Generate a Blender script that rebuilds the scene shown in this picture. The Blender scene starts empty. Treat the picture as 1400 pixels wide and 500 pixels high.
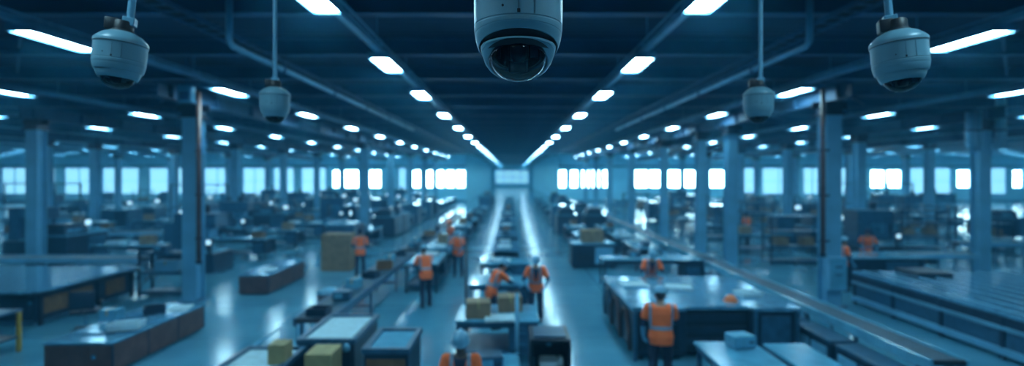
import bpy, bmesh, math, random, time
T0 = time.time()
from mathutils import Vector, Matrix, Euler
R = math.radians
random.seed(7)
SC = bpy.context.scene
COL = SC.collection
PI = math.pi

# ------------------------------------------------------------------ materials
MATS = {}
def mat(name, base, rough=0.5, metal=0.0, var=0.15, scale=6.0, bump=0.0, spec=0.5, stretch=None, coat=0.0):
    if name in MATS: return MATS[name]
    m = bpy.data.materials.new(name); m.use_nodes = True
    nt = m.node_tree; n = nt.nodes; l = nt.links
    b = n['Principled BSDF']
    b.inputs['Roughness'].default_value = rough
    b.inputs['Metallic'].default_value = metal
    b.inputs['Specular IOR Level'].default_value = spec
    if coat: b.inputs['Coat Weight'].default_value = coat
    tc = n.new('ShaderNodeTexCoord'); mp = n.new('ShaderNodeMapping')
    if stretch: mp.inputs['Scale'].default_value = stretch
    nz = n.new('ShaderNodeTexNoise'); nz.inputs['Scale'].default_value = scale; nz.inputs['Detail'].default_value = 5
    rp = n.new('ShaderNodeValToRGB')
    rp.color_ramp.elements[0].position = 0.3; rp.color_ramp.elements[1].position = 0.7
    lo = [c*(1-var) for c in base]; hi = [min(1, c*(1+var)) for c in base]
    rp.color_ramp.elements[0].color = (*lo, 1); rp.color_ramp.elements[1].color = (*hi, 1)
    l.new(tc.outputs['Object'], mp.inputs['Vector']); l.new(mp.outputs['Vector'], nz.inputs['Vector'])
    l.new(nz.outputs['Fac'], rp.inputs['Fac']); l.new(rp.outputs['Color'], b.inputs['Base Color'])
    if bump:
        bp = n.new('ShaderNodeBump'); bp.inputs['Strength'].default_value = bump; bp.inputs['Distance'].default_value = 0.01
        l.new(nz.outputs['Fac'], bp.inputs['Height']); l.new(bp.outputs['Normal'], b.inputs['Normal'])
    MATS[name] = m
    return m

def emit(name, col, strength):
    m = bpy.data.materials.new(name); m.use_nodes = True
    nt = m.node_tree; b = nt.nodes['Principled BSDF']
    b.inputs['Base Color'].default_value = (0.6, 0.7, 0.75, 1)
    b.inputs['Emission Color'].default_value = (*col, 1)
    b.inputs['Emission Strength'].default_value = strength
    MATS[name] = m
    return m

M = {}
M['navy']    = mat('navy_painted_steel', (0.005, 0.022, 0.048), 0.42, 0.0, 0.3)
M['black']   = mat('black_steel', (0.003, 0.010, 0.022), 0.38, 0.0, 0.3)
M['midblue'] = mat('mid_blue_steel', (0.020, 0.090, 0.165), 0.36, 0.0, 0.25)
M['pale']    = mat('pale_blue_laminate', (0.10, 0.36, 0.54), 0.18, 0.0, 0.18, 3.0, coat=0.3)
M['steel']   = mat('brushed_steel', (0.12, 0.36, 0.55), 0.15, 0.4, 0.45, 4.0, stretch=(1, 12, 1))
M['column']  = mat('column_paint', (0.12, 0.37, 0.56), 0.5, 0.0, 0.15, 1.5)
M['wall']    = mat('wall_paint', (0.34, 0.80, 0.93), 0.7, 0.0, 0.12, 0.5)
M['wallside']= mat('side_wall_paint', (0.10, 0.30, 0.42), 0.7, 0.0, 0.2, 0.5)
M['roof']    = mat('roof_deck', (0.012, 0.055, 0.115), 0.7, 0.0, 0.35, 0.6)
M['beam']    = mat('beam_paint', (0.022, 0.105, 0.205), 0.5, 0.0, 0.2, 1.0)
M['track']   = mat('track_paint', (0.11, 0.32, 0.47), 0.4, 0.0, 0.15, 2.0)
M['brown']   = mat('brown_panel', (0.105, 0.050, 0.045), 0.45, 0.0, 0.3, 4.0)
M['orange_panel'] = mat('orange_brown_panel', (0.17, 0.085, 0.035), 0.5, 0.0, 0.3, 4.0)
M['rust']    = mat('rust_pipe', (0.11, 0.050, 0.040), 0.55, 0.0, 0.3, 5.0)
M['yellow']  = mat('yellow_paint', (0.42, 0.26, 0.04), 0.45, 0.0, 0.2)
M['carton']  = mat('cardboard', (0.24, 0.17, 0.11), 0.8, 0.0, 0.2, 5.0)
M['tan']     = mat('tan_box', (0.33, 0.27, 0.13), 0.7, 0.0, 0.2, 5.0)
M['white']   = mat('white_plastic', (0.50, 0.68, 0.76), 0.35, 0.0, 0.08)
M['paper']   = mat('paper_sheets', (0.42, 0.62, 0.70), 0.6, 0.0, 0.15, 8.0)
M['rubber']  = mat('black_rubber', (0.008, 0.018, 0.028), 0.6, 0.0, 0.3)
M['belt']    = mat('conveyor_belt', (0.012, 0.055, 0.095), 0.4, 0.0, 0.3, 5.0)
M['skin']    = mat('skin', (0.34, 0.20, 0.15), 0.55, 0.0, 0.08)
M['darkskin']= mat('dark_skin', (0.11, 0.07, 0.06), 0.55, 0.0, 0.08)
M['vest']    = mat('orange_vest', (1.0, 0.155, 0.035), 0.75, 0.0, 0.10, 9.0, 0.3)
M['band']    = mat('reflective_grey_band', (0.20, 0.30, 0.42), 0.35, 0.2, 0.1)
M['shirt']   = mat('dark_navy_shirt', (0.015, 0.030, 0.070), 0.85, 0.0, 0.2)
M['trouser'] = mat('dark_trousers', (0.010, 0.022, 0.050), 0.85, 0.0, 0.25)
M['helmet']  = mat('pale_blue_helmet', (0.14, 0.38, 0.56), 0.3, 0.0, 0.05)
M['helmet2'] = mat('orange_helmet', (0.85, 0.20, 0.06), 0.3, 0.0, 0.05)
M['glove']   = mat('blue_gloves', (0.06, 0.26, 0.44), 0.7, 0.0, 0.1)
M['hair']    = mat('dark_hair', (0.010, 0.010, 0.014), 0.7, 0.0, 0.3)
M['cam']     = mat('camera_housing_plastic', (0.13, 0.285, 0.37), 0.36, 0.0, 0.06, 3.0)
M['camdark'] = mat('camera_dark_gap', (0.004, 0.012, 0.022), 0.5, 0.0, 0.2)
M['lamp']    = emit('lamp_diffuser', (0.46, 0.84, 1.0), 44.0)
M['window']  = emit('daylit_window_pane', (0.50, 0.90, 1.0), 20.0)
M['window_dim'] = emit('dim_window_pane', (0.26, 0.66, 0.88), 1.4)  # dim glow, mainly for wide panels added to brighten the far wall
M['screen']  = emit('lit_screen', (0.45, 0.80, 1.0), 1.0)
M['led']     = emit('small_status_light', (1.0, 0.25, 0.10), 5.0)

def dome_glass():
    m = bpy.data.materials.new('smoked_dome_glass'); m.use_nodes = True
    nt = m.node_tree; n = nt.nodes; l = nt.links
    n.remove(n['Principled BSDF'])
    out = n['Material Output']
    tr = n.new('ShaderNodeBsdfTransparent'); tr.inputs['Color'].default_value = (0.24, 0.36, 0.44, 1)
    gl = n.new('ShaderNodeBsdfGlossy'); gl.inputs['Color'].default_value = (0.9, 0.97, 1, 1); gl.inputs['Roughness'].default_value = 0.04
    fr = n.new('ShaderNodeFresnel'); fr.inputs['IOR'].default_value = 1.45
    mx = n.new('ShaderNodeMixShader')
    l.new(fr.outputs[0], mx.inputs[0]); l.new(tr.outputs[0], mx.inputs[1]); l.new(gl.outputs[0], mx.inputs[2])
    l.new(mx.outputs[0], out.inputs['Surface'])
    return m
M['dome'] = dome_glass()

def floor_mat():
    m = bpy.data.materials.new('polished_concrete'); m.use_nodes = True
    nt = m.node_tree; n = nt.nodes; l = nt.links; b = n['Principled BSDF']
    tc = n.new('ShaderNodeTexCoord')
    nz = n.new('ShaderNodeTexNoise'); nz.inputs['Scale'].default_value = 0.5; nz.inputs['Detail'].default_value = 8
    n2 = n.new('ShaderNodeTexNoise'); n2.inputs['Scale'].default_value = 5; n2.inputs['Detail'].default_value = 6
    br = n.new('ShaderNodeTexBrick'); br.offset = 0.0
    br.inputs['Scale'].default_value = 1.0; br.inputs['Mortar Size'].default_value = 0.012
    br.inputs['Brick Width'].default_value = 3.0; br.inputs['Row Height'].default_value = 3.0
    br.inputs['Color1'].default_value = (1, 1, 1, 1); br.inputs['Color2'].default_value = (0.9, 0.9, 0.9, 1); br.inputs['Mortar'].default_value = (0.35, 0.35, 0.35, 1)
    rp = n.new('ShaderNodeValToRGB')
    rp.color_ramp.elements[0].position = 0.3; rp.color_ramp.elements[0].color = (0.055, 0.24, 0.37, 1)
    rp.color_ramp.elements[1].position = 0.72; rp.color_ramp.elements[1].color = (0.11, 0.37, 0.53, 1)
    mx = n.new('ShaderNodeMixRGB'); mx.blend_type = 'MULTIPLY'; mx.inputs[0].default_value = 0.8
    rr = n.new('ShaderNodeMapRange'); rr.inputs['To Min'].default_value = 0.07; rr.inputs['To Max'].default_value = 0.24
    l.new(tc.outputs['Object'], nz.inputs['Vector']); l.new(tc.outputs['Object'], n2.inputs['Vector']); l.new(tc.outputs['Object'], br.inputs['Vector'])
    l.new(nz.outputs['Fac'], rp.inputs['Fac']); l.new(rp.outputs['Color'], mx.inputs[1]); l.new(br.outputs['Color'], mx.inputs[2])
    l.new(mx.outputs[0], b.inputs['Base Color']); l.new(n2.outputs['Fac'], rr.inputs['Value']); l.new(rr.outputs[0], b.inputs['Roughness'])
    b.inputs['Specular IOR Level'].default_value = 0.9
    bp = n.new('ShaderNodeBump'); bp.inputs['Strength'].default_value = 0.05; bp.inputs['Distance'].default_value = 0.01
    l.new(n2.outputs['Fac'], bp.inputs['Height']); l.new(bp.outputs[0], b.inputs['Normal'])
    return m
M['floor'] = floor_mat()

def ribs(m):
    nt = m.node_tree; n = nt.nodes; l = nt.links
    tc = n.new('ShaderNodeTexCoord'); wv = n.new('ShaderNodeTexWave'); wv.inputs['Scale'].default_value = 1.1; wv.bands_direction = 'Y'
    bp = n.new('ShaderNodeBump'); bp.inputs['Strength'].default_value = 0.9; bp.inputs['Distance'].default_value = 0.06
    l.new(tc.outputs['Object'], wv.inputs['Vector']); l.new(wv.outputs['Fac'], bp.inputs['Height']); l.new(bp.outputs[0], n['Principled BSDF'].inputs['Normal'])
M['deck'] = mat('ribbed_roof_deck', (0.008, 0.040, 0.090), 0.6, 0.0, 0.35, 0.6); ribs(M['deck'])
# ------------------------------------------------------------------ mesh builder
class MB:
    def __init__(s): s.bm = bmesh.new()
    def _xf(s, vs, mtx):
        if mtx is not None: bmesh.ops.transform(s.bm, matrix=mtx, verts=vs)
    def box(s, x0, x1, y0, y1, z0, z1, bev=0.0, mtx=None):
        r = bmesh.ops.create_cube(s.bm, size=1.0)
        vs = r['verts']
        for v in vs:
            v.co = Vector(((x0+x1)/2 + v.co.x*(x1-x0), (y0+y1)/2 + v.co.y*(y1-y0), (z0+z1)/2 + v.co.z*(z1-z0)))
        s._xf(vs, mtx)
        if bev > 0:
            es = list({e for v in vs for e in v.link_edges})
            bmesh.ops.bevel(s.bm, geom=es, offset=bev, segments=2, affect='EDGES', profile=0.5)
        return s
    def lathe(s, prof, n=32, mtx=None, center=(0, 0, 0), warp=None):
        rings = []; nv = []
        for (r, z) in prof:
            if r < 1e-5:
                v = s.bm.verts.new((center[0], center[1], center[2]+z)); rings.append([v]); nv.append(v)
            else:
                ring = [s.bm.verts.new((center[0]+r*math.cos(2*PI*k/n), center[1]+r*math.sin(2*PI*k/n), center[2]+z)) for k in range(n)]
                rings.append(ring); nv += ring
        for a, b in zip(rings[:-1], rings[1:]):
            if len(a) == 1 and len(b) == 1: continue
            for k in range(n):
                k2 = (k+1) % n
                try:
                    if len(a) == 1: s.bm.faces.new((a[0], b[k], b[k2]))
                    elif len(b) == 1: s.bm.faces.new((a[k], b[0], a[k2]))
                    else: s.bm.faces.new((a[k], b[k], b[k2], a[k2]))
                except ValueError: pass
        if warp:
            for v in nv: v.co = Vector(warp(v.co))
        s._xf(nv, mtx)
        return s
    def tube(s, pts, rad, n=10, cap=True):
        pts = [Vector(p) for p in pts]
        if not hasattr(rad, '__len__'): rad = [rad]*len(pts)
        t0 = (pts[1]-pts[0]).normalized()
        up = Vector((0, 0, 1)) if abs(t0.z) < 0.9 else Vector((1, 0, 0))
        nrm = t0.cross(up).normalized()
        rings = []
        for i, p in enumerate(pts):
            if i == 0: t = pts[1]-pts[0]
            elif i == len(pts)-1: t = pts[-1]-pts[-2]
            else: t = (pts[i+1]-pts[i]).normalized() + (pts[i]-pts[i-1]).normalized()
            t.normalize()
            nrm = (nrm - t*nrm.dot(t)).normalized(); bi = t.cross(nrm)
            rings.append([s.bm.verts.new(p + (nrm*math.cos(2*PI*k/n) + bi*math.sin(2*PI*k/n))*rad[i]) for k in range(n)])
        for a, b in zip(rings[:-1], rings[1:]):
            for k in range(n):
                s.bm.faces.new((a[k], a[(k+1) % n], b[(k+1) % n], b[k]))
        if cap:
            s.bm.faces.new(list(reversed(rings[0]))); s.bm.faces.new(rings[-1])
        return s
    def ball(s, c, r, seg=14, mtx=None):
        if not hasattr(r, '__len__'): r = (r, r, r)
        mm = Matrix.Translation(Vector(c)) @ Matrix.Diagonal((r[0], r[1], r[2], 1))
        if mtx is not None: mm = mtx @ mm
        nn = max(6, seg//2+1)
        pr = [(0, 1)] + [(math.sin(PI*i/nn), math.cos(PI*i/nn)) for i in range(1, nn)] + [(0, -1)]
        s.lathe(pr, seg, mm)
        return s
    def limb(s, a, b, ra, rb, n=12):
        a = Vector(a); b = Vector(b)
        s.tube([a, a.lerp(b, .5), b], [ra, (ra+rb)/2, rb], n)
        s.ball(a, ra*0.999, 12); s.ball(b, rb*0.999, 12)
        return s
    def loft(s, rings, n=20, fn=None):
        rr = []
        for (x, y, z, rx, ry) in rings:
            ring = []
            for k in range(n):
                a = 2*PI*k/n
                ca, sa = math.cos(a), math.sin(a)
                p = Vector((x + rx*math.copysign(abs(ca)**0.85, ca), y + ry*math.copysign(abs(sa)**0.85, sa), z))
                ring.append(s.bm.verts.new(fn(p) if fn else p))
            rr.append(ring)
        for a, b in zip(rr[:-1], rr[1:]):
            for k in range(n): s.bm.faces.new((a[k], a[(k+1) % n], b[(k+1) % n], b[k]))
        s.bm.faces.new(list(reversed(rr[0]))); s.bm.faces.new(rr[-1])
        return s
    def plate(s, outline, z0, z1):
        a = [s.bm.verts.new((x, y, z0)) for x, y in outline]; b = [s.bm.verts.new((x, y, z1)) for x, y in outline]
        s.bm.faces.new(list(reversed(a))); s.bm.faces.new(b)
        for k in range(len(a)):
            k2 = (k+1) % len(a); s.bm.faces.new((a[k], a[k2], b[k2], b[k]))
        return s
    def build(s, name, m, parent=None, smooth=False, loc=None):
        bmesh.ops.recalc_face_normals(s.bm, faces=s.bm.faces)
        me = bpy.data.meshes.new(name); s.bm.to_mesh(me); s.bm.free()
        if smooth:
            for p in me.polygons: p.use_smooth = True
        me.materials.append(m)
        o = bpy.data.objects.new(name, me); COL.objects.link(o)
        if parent is not None: o.parent = parent
        if loc: o.location = loc
        return o

def autosmooth(o, ang=35):
    me = o.data
    for p in me.polygons: p.use_smooth = True
    try: me.set_sharp_from_angle(angle=R(ang))
    except Exception: pass
    return o

def tag(o, label, cat, group=None, kind=None):
    o['label'] = label; o['category'] = cat
    if group: o['group'] = group
    if kind: o['kind'] = kind
    return o
def empty(name, loc=(0, 0, 0), rz=0):
    o = bpy.data.objects.new(name, None); COL.objects.link(o)
    o.empty_display_size = 0.1
    o.location = loc; o.rotation_euler = (0, 0, rz)
    return o
def thing(name, loc, label, cat, group=None, rz=0):
    return tag(empty(name, loc, rz), label, cat, group)
def kids(o): return list(o.children)
def copy_tree(o, parent=None):
    c = o.copy(); COL.objects.link(c)
    if parent is not None: c.parent = parent
    for ch in kids(o): copy_tree(ch, c)
    return c
USED = set()
def place(proto, loc, rz, label, group=None, scale=None):
    if proto.name in USED: o = copy_tree(proto)
    else: o = proto; USED.add(proto.name)
    o.location = loc; o.rotation_euler = (0, 0, rz)
    if scale: o.scale = scale if hasattr(scale, '__len__') else (scale,)*3
    o['label'] = label
    if group: o['group'] = group
    elif 'group' in o: del o['group']
    return o
def structure(o): o['kind'] = 'structure'; return o

# ------------------------------------------------------------------ view constants
H = 3.8          # eye height
F = 700.0        # focal length in px at 1400 wide
HX, Y0, YF, YN = 78.0, -14.0, 75.0, 165.0     # half width, back, far wall, end of the long nave
CZ = 7.3
CB = CZ-.002
NX = 6.7         # half width of the nave beyond the far wall

# ------------------------------------------------------------------ people
def remesh(mb, name, m, parent, vox, smooth=3):
    bmesh.ops.recalc_face_normals(mb.bm, faces=mb.bm.faces)
    me = bpy.data.meshes.new('t'); mb.bm.to_mesh(me); mb.bm.free()
    t = bpy.data.objects.new('t', me); COL.objects.link(t)
    md = t.modifiers.new('r', 'REMESH'); md.mode = 'VOXEL'; md.voxel_size = vox; md.adaptivity = 0
    ms = t.modifiers.new('s', 'SMOOTH'); ms.factor = .5; ms.iterations = smooth
    dg = bpy.context.evaluated_depsgraph_get(); dg.update()
    nm = bpy.data.meshes.new_from_object(t.evaluated_get(dg))
    bpy.data.objects.remove(t); bpy.data.meshes.remove(me)
    nm.name = name
    for p in nm.polygons: p.use_smooth = True
    nm.materials.clear(); nm.materials.append(m)
    o = bpy.data.objects.new(name, nm); COL.objects.link(o); o.parent = parent
    return o
def patch(src, name, m, parent, test, off=.004):
    bm = bmesh.new(); bm.from_mesh(src.data)
    bm.normal_update()
    dele = [f for f in bm.faces if not test(f.calc_center_median(), f.normal)]
    bmesh.ops.delete(bm, geom=dele, context='FACES')
    bm.normal_update()
    for v in bm.verts: v.co += v.normal*off
    me = bpy.data.meshes.new(name); bm.to_mesh(me); bm.free()
    for p in me.polygons: p.use_smooth = True
    me.materials.clear(); me.materials.append(m)
    o = bpy.data.objects.new(name, me); COL.objects.link(o); o.parent = parent
    sd = o.modifiers.new('sol', 'SOLIDIFY'); sd.thickness = .006; sd.offset = -1
    return o

def hand(mb, wrist, d, palm, vox, thumb_side):
    d = d.normalized(); palm = (palm - d*palm.dot(d)).normalized(); s = d.cross(palm).normalized()*thumb_side
    c = wrist + d*.045
    for k in (-.024, -.008, .008, .024):
        mb.limb(wrist+d*.01+s*k*.7, wrist+d*.085+s*k, .014, .0125, 8)
    ln = (.062, .078, .084, .074)
    for i, k in enumerate((-.030, -.010, .010, .029)):
        a = wrist+d*.085+s*k; L1 = ln[i]*.5
        b1 = a + (d*.88+palm*.45).normalized()*L1
        c1 = b1 + (d*.45+palm*.85).normalized()*L1*.9
        mb.limb(a, b1, .0105, .0098, 8); mb.limb(b1, c1, .0098, .0085, 8)
    a = wrist+d*.03+s*.026
    b1 = a+(d*.55+s*.75+palm*.25).normalized()*.042; c1 = b1+(d*.85+s*.2+palm*.4).normalized()*.034
    mb.limb(a, b1, .0135, .0115, 8); mb.limb(b1, c1, .0115, .0095, 8)

def human(loc, rz, label, lean=0, armL=((-.25, .1, -1), (-.1, .5, -.8)), armR=((.25, .1, -1), (.1, .5, -.8)), headpitch=10, headyaw=0,
          step=0.06, vox=.011, height=1.76, skin='skin', helmet='helmet', vneck=False, sleeves=True, gloves=True, vest=True, girth=1.0):
    r = thing('person', loc, label, 'person', rz=rz)
    k = height/1.76; r.scale = (k*girth, k*girth, k)
    piv = Vector((0, 0, .96)); RL = Matrix.Rotation(-R(lean), 3, 'X')
    def U(p): 
        p = Vector(p); t = min(1, max(0, (p.z-.92)/.2))
        q = RL @ (p-piv) + piv
        return p.lerp(q, t)
    Sh = {}; El = {}; Wr = {}; D2 = {}
    for s, arm in ((-1, armL), (1, armR)):
        sh = U((s*.185, 0, 1.425)); d1 = Vector(arm[0]).normalized(); d2 = Vector(arm[1]).normalized()
        Sh[s] = sh; El[s] = sh+d1*.29; Wr[s] = El[s]+d2*.25; D2[s] = d2
    Hip = {s: Vector((s*.095, 0, .92)) for s in (-1, 1)}
    Kn = {s: Vector((s*.115, .035+s*step*.5, .50)) for s in (-1, 1)}
    An = {s: Vector((s*.125, -.02+s*step, .09)) for s in (-1, 1)}
    torso = [(0, 0, .86, .155, .11), (0, 0, .93, .168, .118), (0, 0, 1.02, .150, .105), (0, .005, 1.10, .142, .100), (0, .005, 1.22, .160, .112), (0, 0, 1.33, .172, .116), (0, -.005, 1.41, .165, .098), (0, -.01, 1.455, .11, .075), (0, -.005, 1.49, .06, .058)]
    # --- body
    mb = MB(); mb.loft(torso, 24, U)
    nk = U((0, -.005, 1.46)); hc = U((0, .02, 1.625))
    HM = Matrix.Translation(hc) @ Matrix.Rotation(-R(lean*.5+headpitch), 4, 'X') @ Matrix.Rotation(R(headyaw), 4, 'Z')
    mb.limb(nk, hc+Vector((0, -.01, -.05)), .062, .055)
    mb.ball((0, -.012, .03), (.078, .098, .098), 20, HM)           # skull
    mb.ball((0, .025, -.045), (.058, .068, .068), 16, HM)          # jaw
    mb.ball((0, .078, -.092), (.024, .022, .020), 10, HM)          # chin
    mb.ball((0, .100, -.015), (.013, .022, .026), 10, HM)          # nose
    mb.ball((0, .086, .022), (.050, .014, .012), 12, HM)           # brow
    mb.ball((0, .086, -.056), (.026, .013, .011), 10, HM)          # lips
    for s in (-1, 1):
        mb.ball((s*.082, -.005, -.01), (.010, .020, .030), 10, HM) # ears
        mb.ball((s*.040, .062, -.030), (.022, .02, .022), 10, HM)  # cheeks
        mb.limb(Sh[s], El[s], .054, .042); mb.limb(El[s], Wr[s], .042, .027)
        mb.limb(El[s], El[s].lerp(Wr[s], .35), .042, .043)
        mb.ball(U((s*.13, 0, 1.42)), (.085, .065, .055), 14)
        hand(mb, Wr[s], D2[s], Vector((-s*.8, .3, -.3)), vox, 1 if s < 0 else -1)
        mb.limb(Hip[s], Kn[s], .088, .058); mb.limb(Kn[s], An[s], .056, .040); mb.limb(Kn[s]+Vector((0, -.02, -.05)), Kn[s].lerp(An[s], .5), .054, .046)
        mb.limb(An[s]+Vector((0, -.02, -.045)), An[s]+Vector((0, .13, -.055)), .036, .03)
    body = remesh(mb, 'body', M[skin], r, vox, 2)
    # eyes
    for s in (-1, 1): MB().ball((s*.031, .078, .004), (.012, .010, .008), 10, HM).build('eye', M['white'], r, True)
    # --- hair under the hat
    hb = MB(); hb.ball((0, -.022, .035), (.086, .102, .10), 18, HM); hb.ball((0, -.06, -.02), (.070, .055, .06), 14, HM)
    hr = remesh(hb, 'hair', M['hair'], r, .012, 2)
    # --- helmet
    hm = MB(); prof = [(.112, .0), (.114, .02), (.110, .055), (.095, .09), (.065, .115), (.03, .127), (0, .13)]
    HH = HM @ Matrix.Translation((0, -.008, .045)) @ Matrix.Diagonal((.92, 1.12, 1, 1))
    hm.lathe(prof, 32, HH)
    ho = hm.build('hard_hat', M[helmet], r, True)
    MB().lathe([(.108, .004), (.128, -.004), (.130, .0), (.112, .012)], 32, HH).plate([(-.07, .10), (-.05, .155), (0, .17), (.05, .155), (.07, .10)], 0, .006).build('brim', M[helmet], ho, True) if False else \
        MB().lathe([(.108, .004), (.132, -.006), (.134, -.002), (.112, .012)], 32, HH @ Matrix.Translation((0, .012, 0))).build('brim', M[helmet], ho, True)
    MB().tube([HH @ Vector((0, -.095, .075)), HH @ Vector((0, -.05, .125)), HH @ Vector((0, 0, .134)), HH @ Vector((0, .05, .125)), HH @ Vector((0, .095, .075))], .009, 8).build('ridge', M[helmet], ho, True)
    # --- shirt
    g = .010
    sb = MB(); sb.loft([(x, y, z, rx+g, ry+g) for x, y, z, rx, ry in torso[:-1]], 24, U)
    for s in (-1, 1):
        sb.ball(U((s*.13, 0, 1.42)), (.095, .075, .062), 14)
        sb.limb(Sh[s], El[s], .063, .052); sb.limb(El[s], El[s].lerp(Wr[s], .25 if gloves else .85), .052, .046 if gloves else .034)
    remesh(sb, 'shirt', M['shirt'], r, vox*1.15)
    # --- gloves to the forearm
    if gloves:
        for s in (-1, 1):
            gb_ = MB()
            gb_.limb(El[s].lerp(Wr[s], .35), Wr[s], .047, .036)
            d = D2[s].normalized(); palm = Vector((-s*.8, .3, -.3)); palm = (palm-d*palm.dot(d)).normalized(); sd = d.cross(palm).normalized()*(1 if s < 0 else -1)
            for q in (-.024, -.008, .008, .024): gb_.limb(Wr[s]+d*.005+sd*q*.7, Wr[s]+d*.088+sd*q, .018, .016, 8)
            ln = (.062, .078, .084, .074)
            for i, q in enumerate((-.031, -.0105, .0105, .030)):
                a = Wr[s]+d*.085+sd*q; b1 = a+(d*.88+palm*.45).normalized()*ln[i]*.5; c1 = b1+(d*.45+palm*.85).normalized()*ln[i]*.47
                gb_.limb(a, b1, .0125, .0115, 8); gb_.limb(b1, c1, .0115, .0105, 8)
            a = Wr[s]+d*.03+sd*.028; b1 = a+(d*.55+sd*.75+palm*.25).normalized()*.044; c1 = b1+(d*.85+sd*.2+palm*.4).normalized()*.037
            gb_.limb(a, b1, .0155, .0135, 8); gb_.limb(b1, c1, .0135, .0115, 8)
            remesh(gb_, 'glove', M['glove'], r, max(.0065, vox*.8), 1)
    # --- trousers
    tb = MB(); tb.loft([(0, 0, .80, .13, .09), (0, 0, .86, .170, .124), (0, 0, .93, .182, .132), (0, 0, 1.03, .166, .121)], 24)
    for s in (-1, 1):
        tb.limb(Hip[s]+Vector((0, 0, -.02)), Kn[s], .100, .075); tb.limb(Kn[s], An[s]+Vector((0, 0, .01)), .075, .066)
    remesh(tb, 'trousers', M['trouser'], r, vox*1.15)
    # --- boots
    for s in (-1, 1):
        bb = MB(); a = An[s]
        bb.limb(a+Vector((0, -.01, .06)), a+Vector((0, -.015, -.03)), .054, .05)
        bb.loft([(a.x, a.y+.045, 0.0, .052, .135), (a.x, a.y+.045, .025, .053, .137), (a.x, a.y+.045, .05, .05, .13), (a.x, a.y+.03, .085, .042, .10)], 18)
        remesh(bb, 'boot', M['rubber'], r, .012, 1)
    # --- vest
    if vest:
        g = .026
        vb = MB(); vb.loft([(0, 0, .80, .185, .140), (0, 0, .86, .188, .142)] + [(x, y, z, rx+g+.006, ry+g) for x, y, z, rx, ry in torso[1:-1]], 26, U)
        for s in (-1, 1):
            vb.ball(U((s*.128, 0, 1.42)), (.108, .090, .074), 14)
            if sleeves: vb.limb(Sh[s], Sh[s].lerp(El[s], .62), .076, .073)
        vo = remesh(vb, 'vest', M['vest'], r, vox*1.15)
        RLi = RL.inverted()
        def L0(p):
            q = RLi @ (Vector(p)-piv)+piv; t = min(1, max(0, (q.z-.92)/.2))
            return Vector(p).lerp(q, t)
        if vneck:
            bm = bmesh.new(); bm.from_mesh(vo.data)
            de = [f for f in bm.faces if (lambda c: c.y > .0 and abs(c.x) < max(0.0, (c.z-1.10))*.24)(L0(f.calc_center_median()))]
            bmesh.ops.delete(bm, geom=de, context='FACES'); bm.to_mesh(vo.data); bm.free()
        inb = lambda c: abs(c.x) < .225
        patch(vo, 'waist_band', M['band'], r, lambda c, n: (lambda q: 1.055 < q.z < 1.115 and abs(q.x) < .19)(L0(c)))
        for s in (-1, 1):
            patch(vo, 'shoulder_band', M['band'], r, lambda c, n, s=s: (lambda q: q.z > 1.115 and (.085 < s*q.x < .135 if vneck else .150 < s*q.x < .185) )(L0(c)))
    return r

human((2.66, 9.15, 0), R(-8), 'worker in orange vest and pale blue helmet seen from behind at the large machine', lean=4, headpitch=18,
      armL=((-.30, .10, -1), (.05, .12, -1)), armR=((.22, .35, -1), (-.1, .9, -.45)), vox=.008, girth=1.12, height=1.78)
human((-.66, 6.62, 0), R(180), 'foreground man facing us in orange vest and grey helmet, cut off at the bottom', lean=3, headpitch=16,
      armL=((-.2, .25, -1), (.1, .9, -.5)), armR=((.2, .25, -1), (-.1, .9, -.4)), vox=.008, skin='darkskin', vneck=True, height=1.78)
human((-5.75, 19.4, 0), R(10), 'orange vested worker standing in the left aisle, hat not pale', lean=2, headpitch=12,
      armL=((-.35, .1, -1), (.35, .7, -.6)), armR=((.3, .0, -1), (.05, .3, -1)), helmet='helmet2' if False else 'shirt', skin='skin')
human((-2.50, 14.9, 0), R(30), 'orange worker with pale blue helmet bending between left conveyor and walkway', lean=18, headpitch=22,
      armL=((-.2, .6, -1), (.1, .9, -.5)), armR=((.2, .6, -1), (-.1, .9, -.5)))
human((-2.02, 19.3, 0), R(170), 'distant orange worker right of the one bending, pale helmet, facing us', lean=10, headpitch=15,
      armL=((-.3, .5, -1), (.2, .8, -.5)), armR=((.3, .5, -1), (-.2, .8, -.5)))
human((-2.75, 23.4, 0), R(120), 'most distant orange worker left of the walkway, wearing an orange hat', lean=8, headpitch=15, helmet='helmet2')
human((-.52, 12.75, 0), R(-70), 'orange worker bent over the centre island, left of the pair', lean=28, headpitch=10,
      armL=((-.1, .8, -.8), (.1, .9, -.4)), armR=((.1, .8, -.8), (-.1, .9, -.4)))
human((.62, 13.3, 0), R(178), 'orange sleeved worker facing us in the centre island, right of the pair', lean=16, headpitch=20, vneck=True,
      armL=((-.5, .25, -1), (.4, .7, -.7)), armR=((.5, .25, -1), (-.4, .7, -.7)))
human((3.92, 14.5, 0), R(176), 'orange worker behind the large machine, leaning towards its top', lean=22, headpitch=24, vneck=True,
      armL=((-.4, .4, -1), (.2, .7, -.7)), armR=((.4, .4, -1), (-.2, .7, -.7)))
human((13.7, 18.2+1.6, 0), R(165), 'orange worker far right behind the wide dark machine', lean=12, headpitch=12,
      armL=((-.5, .3, -1), (.3, .6, -.6)), armR=((.5, .3, -1), (-.3, .6, -.6)), helmet='shirt')
human((10.9, 16.9, 0), R(-90), 'orange worker partly hidden just right of the switch box column', lean=4)
human((12.95, 27.4+.8, 0), R(20), 'small distant orange worker between the first two right columns', lean=4, helmet='shirt')

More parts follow.
